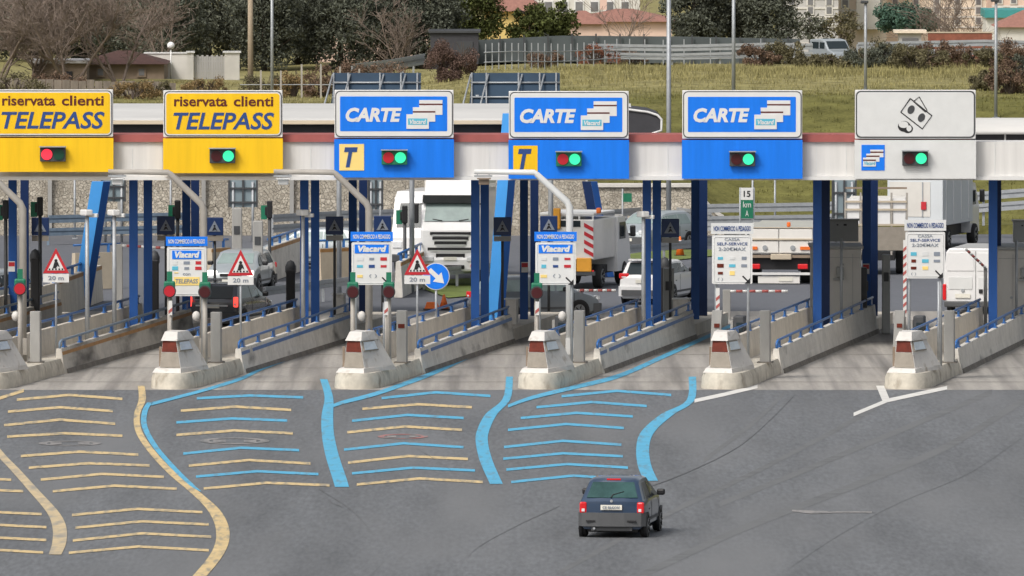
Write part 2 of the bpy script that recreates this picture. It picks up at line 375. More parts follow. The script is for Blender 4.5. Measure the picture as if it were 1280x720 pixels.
def cat(pts, n=6):
    out=[]
    P=[pts[0]]+list(pts)+[pts[-1]]
    for i in range(1,len(P)-2):
        for j in range(n):
            t=j/n; q=[]
            for a,b,c,d in zip(P[i-1],P[i],P[i+1],P[i+2]):
                q.append(.5*(2*b+(c-a)*t+(2*a-5*b+4*c-d)*t*t+(3*b-a-3*c+d)*t**3))
            out.append(tuple(q))
    out.append(tuple(pts[-1])); return out
def ribbon(pts, m, mode, z=.0, smooth=6, name='road_marking', parent=None):
    P=cat(pts,smooth) if len(pts)>2 and smooth>1 else pts
    b=MB(); vs=[]
    for (u,v,w) in P:
        if mode=='h': vs+= [gr(u-w/2,v,z),gr(u+w/2,v,z)]
        else: vs+= [gr(u,v+w/2,z),gr(u,v-w/2,z)]
    b.add(vs,[(2*i,2*i+1,2*i+3,2*i+2) for i in range(len(P)-1)])
    return b.build(name,m,parent or apron)
STR=[('y',21,153,499.5,493.6,498.5),('y',10,141,514.5,509,513.8),('y',5,144,531.5,524.5,529.7),('y',9,153,545.7,541.5,544.7),
 ('y',26,173,570,564.5,568.3),('y',36,187,584.6,579,581.8),('y',51,205,599.5,592.3,596),('y',66,221,614,607,611),
 ('y',90,253,643.7,636,640.2),('y',94,261,659.6,651.6,655.5),('y',91,264,675.6,666.6,671),('y',86,261,691,683,687.8),
 ('y',-130,14,605,597,599.6),('y',-118,29,619,611,614),('y',-105,52,647,639,642.6),('y',-100,58,663,655,659),('y',-100,58,680,671,675),('y',-104,54,695,686,690.5),
 ('b',246,379,497.8,494.3,496.7),('y',226,364,513.4,508.2,512.4),('b',220.5,359,528,523,525.6),('y',220.5,366,543.6,538,541.6),
 ('b',229,374,567,559.6,562.7),('y',236,388,582,575,579.4),('b',245,398,595.7,589,592.6),('y',254.6,412,610.7,603.4,606.5),
 ('b',477,613,497.6,490.3,494.9),('y',453,590,511,505.2,509),('b',440,579.5,526,518.6,522.5),('y',434,577.6,540.4,533,537.4),
 ('b',430,579.5,562,554,559),('y',435,585,578.3,570,573.7),('b',440,593.7,591.7,584.5,588),('y',446,603.6,605.5,598,602.5),
 ('b',702,839,495.3,488.5,493.7),('b',670.6,808.5,509,502.5,507.5),('b',651,791,522.5,516,520.5),('b',635,780,537.4,530,535),
 ('b',630,776.7,558.8,551,555.8),('b',629,778.6,573.4,566.5,570.3),('b',633,785,587,580,584.5),('b',639,795,602.5,594.4,600)]
for c,u0,u1,a,b_,c_ in STR:
    ribbon([(u0,a,3.1),((u0+u1)/2,b_,3.1),(u1,c_,3.1)], M['myellow'] if c=='y' else M['mblue'],'v',0,1)
def z1(x): return x/2.879
def curve1(pts,m,mode='h',z=0,off=(0,470),k=2.879): return ribbon([(off[0]+x/k,off[1]+y/k,w/k) for x,y,w in pts],m,mode,z)
curve1([(508,35,24),(512,85,26),(493,140,22),(500,200,24),(545,270,27),(620,350,30),(710,425,36),(775,490,45),(802,560,48),(787,630,48),(722,715,50),(640,790,52)],M['myellow'])
curve1([(540,95,20),(522,125,20),(520,180,20),(560,255,21),(630,335,21),(690,392,18),(722,415,5)],M['mblue'],z=.004)
curve1([(545,100,12),(600,86,11),(740,49,11),(870,8,12),(950,-30,12),(1120,-92,11),(1330,-165,8)],M['mblue'],'v',z=.004)
curve1([(-90,170,30),(0,280,32),(50,332,34),(120,410,38),(190,490,44),(214,545,50),(213,600,50),(198,642,46)],M['myellow3'])
ribbon([(-60,508,4),(0,497.5,4),(30,488,4)],M['myellow'],'v',0,1)
K2=dict(off=(390,470),k=2.612)
curve1([(38,10,24),(55,70,28),(50,130,38),(52,190,40),(66,260,44),(90,335,46),(98,362,46)],M['mblue'],**K2)
curve1([(645,2,22),(635,75,26),(585,125,38),(558,180,40),(555,220,40),(570,280,42),(602,352,42)],M['mblue'],**K2)
curve1([(1242,2,24),(1235,80,26),(1160,125,42),(1098,180,44),(1080,230,42),(1085,290,44),(1107,342,46)],M['mblue'],**K2)
curve1([(62,100,10),(100,86,12),(200,60,13),(300,26,14),(400,-12,14),(560,-85,14),(780,-165,11)],M['mblue'],'v',.004,**K2)
curve1([(640,98,10),(720,70,12),(850,38,13),(1000,0,14),(1150,-65,14),(1380,-170,11)],M['mblue'],'v',.004,**K2)
ribbon([(868,501,4.5),(905,493,4.5),(947,483,4.5)],M['mwhite'],'v',0,1)
ribbon([(1100,482,10),(1108,501,10)],M['mwhite'],'h',.004,1)
ribbon([(1067,518,4.5),(1109,500.6,4.5),(1184,484.5,4.5)],M['mwhite'],'v',0,1)
# worn painted roundels (a ring seen nearly edge-on) and road wear
def roundel(u0,u1,v,hv,m,m2):
    b=MB(); n=30; vs=[]
    for i in range(n):
        a=2*pi*i/n; vs.append(gr((u0+u1)/2+cos(a)*(u1-u0)/2, v+sin(a)*hv/2, 0)); 
    for i in range(n):
        a=2*pi*i/n; vs.append(gr((u0+u1)/2+cos(a)*(u1-u0)/2*.74, v+sin(a)*hv/2*.74, 0))
    b.add(vs,[(i,(i+1)%n,n+(i+1)%n,n+i) for i in range(n)])
    b.build('road_marking',m,apron)
    c=MB()
    for q in (-.22,.22):
        pp=[gr((u0+u1)/2+(u1-u0)*(q+dx),v+dy*hv,0) for dx,dy in ((-.09,.2),(.09,.2),(.09,-.2),(-.09,-.2))]
        c.add(pp,[(0,1,2,3)])
    c.build('road_marking',m2,apron)
roundel(48,127,554,6,M['mworn'],M['mworn']); roundel(250,337,551,8,M['mworn'],M['mworn']); roundel(472,535,545.4,6,M['mred'],M['mworn'])
for pts in ([(990,638,2),(1015,640,4),(1050,640,1.4),(1090,640,2)],):
    ribbon(pts,M['mworn'],'v',0,4,name='road_patch')
for pts,w in (([(371,508),(368,529),(382,557),(406,619),(427,633)],1.2),([(398,611),(440,638),(470,673),(478,700),(463,719)],1.3),
    ([(992,495),(958,529),(917,562),(850,594),(800,612)],1.7),([(1277,547),(1210,592),(1120,630),(1045,671),(988,709)],.8),
    ([(690,490),(668,510),(650,535),(648,560)],1.0),
    ([(10,544),(40,575),(60,590),(66,610)],1.0),([(578,720),(590,690),(640,660),(700,632)],1.2),
    ([(520,560),(560,585),(578,605),(572,622)],1.0),([(300,560),(318,600),(340,660)],.9)):
    ribbon([(u,v,w*.42) for u,v in pts],M['crack'],'v',0,5,name='tar_seam')
for pts,w in (([(1280,500),(1180,560),(1060,610),(930,660),(800,720)],9),([(1240,490),(1120,540),(1000,590),(900,630)],7),([(980,492),(940,530),(880,575)],6),
    ([(1120,495),(1040,540),(940,592),(840,640),(700,715)],6)):
    ribbon([(u,v,w) for u,v in pts],M['tyremark'],'v',-.008,5,name='tyre_mark')

# ------------------------------------------------------------------ hill behind
def lerp(a,b,t): return a+(b-a)*t
def ss(t): t=max(0,min(1,t)); return t*t*(3-2*t)
def h0(u):
    pts=[(-9e9,4.4),(680,4.4),(737,1.62),(865,1.62),(900,.35),(9e9,.35)]
    for (a,x),(b,y) in zip(pts,pts[1:]):
        if a<=u<=b: return lerp(x,y,(u-a)/(b-a))
def hz(X,Y):
    u=640+FPX*X/480
    a=h0(u); c=lerp(4.12,4.62,ss((u-430)/200))
    n=noise.noise(Vector((X*.12,Y*.12,0)))*.25+noise.noise(Vector((X*.5,Y*.5,3)))*.08
    t=(Y-481)/(504-481)
    z=lerp(a,c,ss(t)*.55+max(0,min(1,t))*.45)
    z+= n*ss((Y-482)/12)
    z+= .2*ss((Y-515)/35)*ss((u-430)/200)-lerp(.3,.85,ss((u-430)/200))*ss((Y-553)/35)
    return lerp(z,0.0,ss((Y-602)/45))
hb=MB(); xs=[-260+i*20 for i in range(10)]+[-60+i*1.0 for i in range(121)]+[80+i*20 for i in range(10)]
ys=[478.6+i*.9 for i in range(36)]+[511+i*3 for i in range(30)]+[602+i*5 for i in range(12)]+[700,900,1500,2200,3400]
vs=[]; 
for y in ys:
    for x in xs:
        vs.append((x*(1 if y<620 else y/600),y,hz(x,y)))
nx=len(xs)
# front skirt
hb.add(vs,[(j*nx+i,j*nx+i+1,(j+1)*nx+i+1,(j+1)*nx+i) for j in range(len(ys)-1) for i in range(nx-1)],True)
hb.add([(x,478.6,hz(x,478.6)) for x in xs]+[(x,478.5,-.1) for x in xs],[(i,nx+i,nx+i+1,i+1) for i in range(nx-1)])
struct(hb.build('hill',M['grass'],fix=False))
# grass tufts on the hill: stuff
gb=MB(); rg=random.Random(3)
def tuft(x,y,z,h,n):
    for _ in range(n):
        a=rg.uniform(0,2*pi); l=h*rg.uniform(.5,1.2); w=.012+.014*rg.random(); dx,dy=rg.gauss(0,.12),rg.gauss(0,.12)
        gb.add([(x+dx-w*cos(a),y+dy-w*sin(a),z-.02),(x+dx+w*cos(a),y+dy+w*sin(a),z-.02),(x+dx+rg.gauss(0,.1)*l*2,y+dy+rg.gauss(0,.1)*l*2,z+l)],[(0,1,2)])
for i in range(15000):
    u=rg.uniform(-20,1300); Y=rg.uniform(481,552) if u>560 else rg.uniform(490,550)
    x=(u-640)*Y/FPX; tuft(x,Y,hz(x,Y),.13 if Y<520 else .15,3)
for i in range(2500):
    u=rg.uniform(690,1300); Y=rg.uniform(536,552); x=(u-640)*Y/FPX; tuft(x,Y,hz(x,Y),.26,3)
struct(gb.build('grass',M['blade'],fix=False),'stuff')
# verge patches by the road
def patch(pix,m,name,z=.004):
    b=MB(); b.add([gr(u,v,z) for u,v in pix],[tuple(range(len(pix)))]); return struct(b.build(name,m))
patch([(505,352),(612,346),(640,352),(700,360),(560,372)],M['verge'],'grass_verge',.02)
patch([(760,322),(820,312),(905,312),(905,318),(800,330)],M['verge'],'grass_verge',.02)
patch([(880,290),(1030,283),(1290,270),(1290,262),(880,276)],M['verge'],'grass_verge',.02)

# stone wall
sw=MB()
us=[-320,-100,60,200,350,500,600,680,695,710,725,737,780,830,865,880,895,905]
def swp(u,y): x=(u-640)*478/FPX; return x
tops=[(swp(u,477),h0(u)+.28) for u in us]
for (x0,za),(x1,zb) in zip(tops,tops[1:]):
    sw.hexa([(x0,477.2,-.1),(x1,477.2,-.1),(x1,478.5,-.1),(x0,478.5,-.1)],[(x0,477.5,za),(x1,477.5,zb),(x1,478.55,zb),(x0,478.55,za)])
cap=MB()
for (x0,za),(x1,zb) in zip(tops,tops[1:]):
    cap.hexa([(x0,477.35,za),(x1,477.35,zb),(x1,478.65,zb),(x0,478.65,za)],[(x0,477.35,za+.12),(x1,477.35,zb+.12),(x1,478.65,zb+.12),(x0,478.65,za+.12)])
rw=thing('retaining_wall','rough beige stone retaining wall running behind the road beyond the toll lanes','wall',(0,0,0))
sw.build('wall_face',M['stone'],rw); cap.build('coping',M['wallc'],rw)
pil=MB()
for u in (63,150,255,365,455,560,665): pil.box(swp(u,477),477.15,2.1,.16,.12,4.4)
pil.build('drain_pipe',M['postgrey'],rw)

exec_parts=[]
# ------------------------------------------------------------------ toll islands
WHERE={-1:'the island half out of frame at far left',0:'the leftmost island nose',1:'the island of the yellow striped board',
       2:'the island of the round blue arrow sign',3:'the island in front of the white hatchback',4:'the island with the fully visible grey booth',5:'the rightmost island'}
SHORT={-1:'far left island',0:'left edge island',1:'yellow striped board island',2:'round arrow sign island',3:'white hatchback island',4:'full grey booth island',5:'rightmost island'}
def outline(ins, t1):
    front=[(-.02+ins,1.2),(0+ins,.55),(.12+ins,.02),(.36+ins*.7,-.36+ins),(.70,-.55+ins),(1.02-ins*.4,-.50+ins),(1.26-ins*.8,-.20+ins),(1.38-ins,.35),(1.42-ins,1.2)]
    return [(1.42-ins,t1),(-.02+ins,t1)]+cat(front,4)
for k in range(-1,6):
    r=thing('toll_island',f'stained concrete kerb and walkway of {WHERE[k]}' if k>=0 else 'concrete walkway of the island half out of frame at far left','toll island',isl(k,0,0),-ANG,'toll islands')
    b=MB(); lo,hi=outline(0,9.2),outline(.09,9.2); n=len(lo)
    vs=[(x,y,-.05) for x,y in lo]+[(x,y,.30) for x,y in outline(.02,9.2)]+[(x,y,.46) for x,y in hi]
    fs=[tuple(2*n+i for i in range(n))]
    for q in (0,1): fs+=[(q*n+i,q*n+(i+1)%n,(q+1)*n+(i+1)%n,(q+1)*n+i) for i in range(n)]
    b.add(vs,fs,True); nb=b.build('nose_block',M['kerb'],r); nb.data.set_sharp_from_angle(angle=R(40))
    b=MB(); b.box(.66,25.7,.17,1.22,33,.44); b.build('walkway',M['wallback'],r)
    # rounded white plinth for the attenuator
# attenuators
for k in range(0,6):
    if k<0: continue
    look={0:'cut by the left photo edge',1:'with the darkest reddish face, on the yellow striped board island',2:'on the round arrow sign island',3:'whitest of the row, on the white hatchback island',4:'on the full grey booth island',5:'on the rightmost island'}[k]
    r=thing('impact_attenuator','sloped white impact attenuator '+look,'crash cushion',isl(k,0,0,.46),-ANG+R((0,1.5,-2,.5,2.5,-1)[k]),'impact attenuators on the island noses')
    b=MB()
    b.hexa([(.12,.05,0),(1.02,-.18,0),(1.5,2.5,0),(.12,2.9,0)],[(.2,.15,.13),(1.0,-.08,.13),(1.46,2.4,.13),(.2,2.7,.15)]); b.build('plinth',M['attw'],r)
    A,B,C,D=(.30,.42,.13),(.97,.18,.13),(1.48,2.3,.13),(.30,2.5,.13); A2,B2,C2,D2=(.36,.60,.94),(.80,.42,.94),(1.08,1.9,.94),(.36,2.1,.94)
    b=MB(); b.hexa([A,B,C,D],[A2,B2,C2,D2]); b.build('body',M['attw'],r)
    def qd(P,Q,P2,Q2,x0,x1,z0,z1,d):
        P,Q,P2,Q2=map(Vector,(P,Q,P2,Q2)); n=(Q-P).cross(P2-P).normalized()*d
        f=lambda x,z: (P.lerp(Q,x)).lerp(P2.lerp(Q2,x),z)
        a=[f(x0,z0),f(x1,z0),f(x1,z1),f(x0,z1)]; m=MB(); m.hexa([p-n*.3 for p in a],[p+n for p in a]); return m
    qd(A,B,A2,B2,.03,.97,.58,.99,.02).build('reflector_panel',M['reflector'],r)
    qd(A,B,A2,B2,.02,.98,.01,.56,.02).build('face_panel',M['tangrey'],r)
    qd(B,C,B2,C2,.06,.70,.60,.97,.03).build('side_frame',M['tangrey'],r)
    qd(B,C,B2,C2,.10,.66,.64,.93,.045).build('side_panel',M['panelblue'],r)
    b=MB(); b.hexa([(.32,.50,.94),(.84,.33,.94),(1.14,1.98,.94),(.32,2.2,.94)],[(.40,.80,1.20),(.80,.68,1.20),(1.0,1.6,1.20),(.40,1.9,1.20)]); b.build('cap',M['attw'],r)
# walls with railings
def wall(k, side, t0, t1, s0, s1, zt0, zt1, stripe, label, right, railm):
    r=thing('barrier_wall',label,'barrier wall',isl(k,0,0),-ANG,'concrete barrier walls along the toll lanes')
    b=MB(); e=.10 if right else 0
    b.hexa([(s0,t0,-.05),(s1+e,t0,-.05),(s1+e,t1,-.05),(s0,t1,-.05)],[(s0,t0,.34),(s1+.02,t0,.34),(s1+.02,t1,.34),(s0,t1,.34)])
    b.hexa([(s0,t0,.34),(s1+.015,t0,.34),(s1+.015,t1,.34),(s0,t1,.34)],[(s0+.03,t0+.05,zt0),(s1-.05,t0+.05,zt0),(s1-.05,t1,zt1),(s0+.03,t1,zt1)])
    b.build('wall_body',(M['wallsoot'] if k in (-1,0) else M['wallc']) if right else M['wallback'],r)
    if right:
        f=MB(); f.hexa([(s1+.02,t0+.3,-.04),(s1+.14,t0+.3,-.04),(s1+.14,t1,-.04),(s1+.02,t1,-.04)],[(s1+.02,t0+.3,.13),(s1+.075,t0+.3,.13),(s1+.075,t1,.13),(s1+.02,t1,.13)])
        f.build('wall_foot',M['wallfoot'],r)
        f=MB(); t=t0+1.5
        while t<t1-.3:
            za=lerp(zt0,zt1,(t-t0)/(t1-t0)); f.hexa([(s1-.02,t,.16),(s1+.026,t,.16),(s1+.026,t+.05,.16),(s1-.02,t+.05,.16)],[(s1-.08,t,za-.03),(s1-.044,t,za-.03),(s1-.044,t+.05,za-.03),(s1-.08,t+.05,za-.03)]); t+=1.45
        f.build('casting_seams',M['tangrey'],r)
    if stripe:
        f=MB()
        for a,bb in ((t0+.1,t0+1.6),(t0+2.2,t1)) if stripe=='blue' else ((t0+.1,t1),):
            za,zb=[lerp(zt0,zt1,(q-t0)/(t1-t0)) for q in (a,bb)]
            f.hexa([(s1-.06,a,za-.20),(s1-.008,a,za-.20),(s1-.008,bb,zb-.20),(s1-.06,bb,zb-.20)],[(s1-.06,a,za-.10),(s1-.022,a,za-.10),(s1-.022,bb,zb-.10),(s1-.06,bb,zb-.10)])
        f.build('painted_stripe',M['rail'] if stripe=='blue' else M['amber_br'],r)
    sm=(s0+s1)/2; b=MB()
    zz=lambda t: lerp(zt0,zt1,(t-t0)/(t1-t0))
    b.tube([(sm,t0+.15,zz(t0)-.02),(sm,t0+.15,zz(t0)+.17),(sm,t0+.5,zz(t0)+.24),(sm,t1-.1,zz(t1)+.24)],.042,8)
    b.build('top_rail',M['rail'] if railm!='w' else M['railgrey'],r)
    n=max(2,int((t1-t0)/2.6))
    for i in range(n):
        t=t0+.9+(t1-t0-1.4)*i/(n-1)
        p=MB(); p.box(sm,t,zz(t)+.12,.05,.34,.24); p.box(sm,t,zz(t)+.015,.12,.4,.03); p.build('rail_bracket',M['rail'],r)
M['wallsoot']=mat('wall_concrete_sooty', (.50,.47,.42), .85, world=True, var=.18, scale=1.2, stretch=(1,1,.6), fine=.08, dirt=(.085,.08,.072), dirt_scale=.7, dirt_lo=.47, dirt_hi=.68, dirt_stretch=(1,.30,1.6))
M['fadedred']=mat('faded_red', (.42,.10,.09), .6, var=.15)
M['amber_br']=mat('stripe_brown', (.38,.20,.07), .7, var=.25, scale=2)
for k in range(-1,6):
    st={-1:'br',0:'br',1:'blue',2:'blue',3:'blue'}.get(k)
    sd={-1:'with brown stripe behind the leftmost lamp mast',0:'with brown stripe and soot stains, right side of the leftmost island nose',1:'with blue stripe, lane side of yellow striped board island',
        2:'with blue stripe, lane side of round arrow sign island',3:'with blue stripe, lane side of white hatchback island',4:'without stripe, lane side of full grey booth island',5:'without stripe, lane side of rightmost island'}[k]
    t1={-1:40,0:33,1:31,2:29,3:32,4:36,5:36}[k]
    wall(k,'r',8.9,t1,1.16,1.40,.76,.92,st,'low concrete barrier wall '+sd,True,'w' if k<1 else 'b')
    sl={-1:'of the far left island, ending beside triangular sign',0:'of the leftmost island behind its square post',1:'behind the yellow striped board island\'s square post',2:'behind the round arrow sign island\'s square post',
        3:'behind the white hatchback island\'s square post',4:'behind the full grey booth island\'s square post',5:'behind the rightmost island\'s square post'}[k]
    wall(k,'l',4.2,{-1:46,0:30}.get(k,27.5),.04,.28,1.18,1.22,None,'taller pale inner wall '+sl,False,'b')

# columns of the canopy
def column(k,s,t,u=None,front=True,ztop=5.52,label=''):
    loc=isl(k,s,t)
    if u is not None: loc.x=xat(u,360,loc.y)
    r=thing('canopy_column',label,'column',loc,0,'blue canopy columns')
    b=MB()
    for q in (-.11,.11): b.box(0,q,ztop/2+.05,.27,.05,ztop-.1)       # H section flanges
    b.box(0,0,ztop/2+.05,.05,.17,ztop-.1)
    b.build('shaft',M['col'] if front else M['colshade'],r)
    c=MB(); c.box(0,0,.03,.5,.5,.06); c.build('base_plate',M['galv'],r)
    c=MB(); c.box(0,0,ztop-.03,.42,.42,.06); c.build('cap_plate',M['colshade'],r)
    return r
FR={0:(167,185),1:(380.5,394),2:(594,606),3:(808.5,821),4:(1021.5,1032)}
cols={}
desc={0:'beside the white camera poles at left',1:'just right of the grey camera pole left of the lorry',2:'right of the white truck cab',3:'in front of the white hatchback',4:'left of the full grey booth'}
for k,(a,b_) in FR.items():
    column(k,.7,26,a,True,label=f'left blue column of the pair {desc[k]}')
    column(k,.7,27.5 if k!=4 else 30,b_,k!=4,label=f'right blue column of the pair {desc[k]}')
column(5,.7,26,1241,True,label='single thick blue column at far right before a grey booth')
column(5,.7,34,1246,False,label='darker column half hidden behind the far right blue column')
RE={-1:(16,31),0:(233,244),1:(441,454),2:(655,668),3:(869,879),4:(1083,1092)}
dr={-1:'behind the leftmost lamp mast',0:'above the yellow striped board',1:'above the board left of the round arrow sign',2:'left of the centre lamp mast',3:'above the first pale cash board',4:'right of the full grey booth'}
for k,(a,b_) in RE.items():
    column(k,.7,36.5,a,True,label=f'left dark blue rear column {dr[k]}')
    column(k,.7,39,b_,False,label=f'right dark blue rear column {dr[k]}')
# small pink notices taped to three columns
for u,v,Y in ((14.5,333,395.5),(656,334,395.5),(1082.5,336,395.5)):
    p=at(u,v,Y-.17); b=MB(); b.box(0,0,0,.22,.012,.34); b.mat=1; b.box(0,-.008,.07,.2,.006,.14)
    o=b.build('notice',[M['white'],M['red']],None,p); 
    lab={14.5:'small pink and white notice on the far left column',656:'small pink and white notice on the column left of centre lamp mast',1082.5:'small pink and white notice on the column beside the grey booth'}[u]
    tag(o,lab,'notice','notices on the columns')

# ------------------------------------------------------------------ canopy beam and roof
YP=383.0
px=YP/FPX
zb0=zat(225,YP); zt=zat(168,YP); xl=xat(-70,0,YP); xr=xat(1350,0,YP)
r=thing('toll_canopy','long white canopy beam with red top band above all the toll lanes','canopy',(0,YP,0))
b=MB(); b.box((xl+xr)/2,.9,(zb0+.12+zt-.24)/2,xr-xl,1.8,zt-.24-zb0-.12); 
b.build('fascia',M['offwhite'],r)
xe=xat(1214,0,YP); b=MB(); b.box((xl+xe)/2,.85,zt-.12,xe-xl,1.9,.236); b.build('red_band',M['redstripe'],r)
b=MB(); b.box((xl+xr)/2,.85,zb0+.06,xr-xl,2.0,.116); b.build('bottom_lip',M['white'],r)
b=MB(); x=xl+.3
while x<xr: b.box(x,-.006,(zb0+zt-.1)/2,.02,.012,zt-.40-zb0); x+=.95
b.build('panel_joints',M['greywhite'],r)
b=MB(); b.box((xl+xr)/2,7.2,5.72,xr-xl,10.4,.22); b.build('roof_slab',M['darkgrey'],r)
b=MB()
for i in range(5): b.box((xl+xr)/2,3.2+i*1.9,5.56,xr-xl,.14,.1)
b.build('roof_beams',M['colshade'],r)

# older vaulted canopy behind
YO=402.0
def oc(u0,u1,v0,v1,name,label,endcap):
    z0,z1=zat(v1,YO),zat(v0,YO); x0,x1=xat(u0,0,YO),xat(u1,0,YO)
    r=thing(name,label,'roof',(0,YO,0))
    zc=zat(152,YO)
    d=7.0
    prof=[(0,zc),(.25,zc+.10),(2.2,z1-.10),(4.5,z1),(d,z1-.1),(d,zc-.1),(0,zc-.1)]
    b=MB(); b.prism(prof,'x',x0,x1); b.build('roof_sheet',M['roofwhite'],r)
    b=MB(); b.box((x0+x1)/2,-.05,zc-.02,x1-x0,.24,.12); b.build('eave_trim',M['trim'],r)
    b=MB(); b.box((x0+x1)/2,.35,(z0+zc-.1)/2-.1,x1-x0-.04,.1,zc-.12-z0+.2); b.build('dark_fascia',M['shed'],r)
    return r,x0,x1,z0,z1
r_old,xo0,xo1,zo0,zo1=oc(-80,790,134,168,'old_canopy','long low white roof with dark fascia showing between the overhead signs','old')
ec=thing('canopy_end','dark grey six sided end of a roof with thin white rim beside centre blue sign','roof',(0,YO-.6,0))
P=[(700,137),(786,137),(810,140),(822,144),(827,149),(827,163),(815,167),(800,171),(700,171)]
pp=[(xat(u,0,YO-.6),zat(v,YO-.6)) for u,v in P]
b=MB(); b.prism(pp,'y',0,5.5); b.build('end_panel',M['shed'],ec)
b=MB(); b.tube([(x,-.03,z) for x,z in pp[:7]],.045,6); b.build('rim',M['white'],ec)
# right hand cylindrical roof
YR=404; rt=thing('tube_canopy','white rounded roof section at the right photo edge behind the beam','roof',(0,YR,0))
x0,x1=xat(1200,0,YR),xat(1400,0,YR); z0,z1=zat(176,YR),zat(149,YR)
b=MB(); n=12; pts=[(1.6-1.6*cos(pi*i/n),lerp(zat(168,YR),z1,sin(pi*i/n))) for i in range(n+1)]; b.prism(pts,'x',x0,x1,True); b.build('roof_shell',M['roofwhite'],rt)
b=MB(); b.box((x0+x1)/2,.4,(z0+zat(168,YR))/2-.1,x1-x0,.2,zat(168,YR)-z0+.2); b.build('dark_fascia',M['shed'],rt)
b=MB(); b.box(xat(1257,0,YR),.25,zat(173,YR),.06,.08,.3); b.build('bracket',M['white'],rt)

def strut(u0,v0,u1,v1,Y,w,m,label,mside):
    a=at(u0,v0,Y); c=at(u1,v1,Y); d=c-a
    e=a-d*(a.z/d.z) ; 
    r=thing('inclined_strut',label,'strut',(e.x,Y,0),0,'inclined blue canopy struts')
    D=c-e; b=MB(); h=w/2
    b.hexa([(-h,-.2,0),(h,-.2,0),(h,.4,0),(-h,.4,0)],[(D.x-h,-.2,D.z),(D.x+h,-.2,D.z),(D.x+h,.4,D.z),(D.x-h,.4,D.z)]); b.build('box_section',m,r)
    b=MB(); b.hexa([(h+.002,-.2,0),(h+.24,-.05,0),(h+.24,.4,0),(h+.002,.4,0)],[(D.x+h+.002,-.2,D.z),(D.x+h+.24,-.05,D.z),(D.x+h+.24,.4,D.z),(D.x+h+.002,.4,D.z)]); b.build('side_tone',mside,r)  # right side of the tube in another blue, its shading painted in
strut(107,320,122,227,413,.40,M['strut'],'bright blue box strut leaning right behind the left white camera pole',M['col'])
strut(622,305,635,142,401,.36,M['strut'],'bright blue strut rising beside the white truck to above the roof',M['col'])
strut(748,312,733,227,438,.32,M['colshade'],'dark blue strut leaning left above the service truck',M['col'])

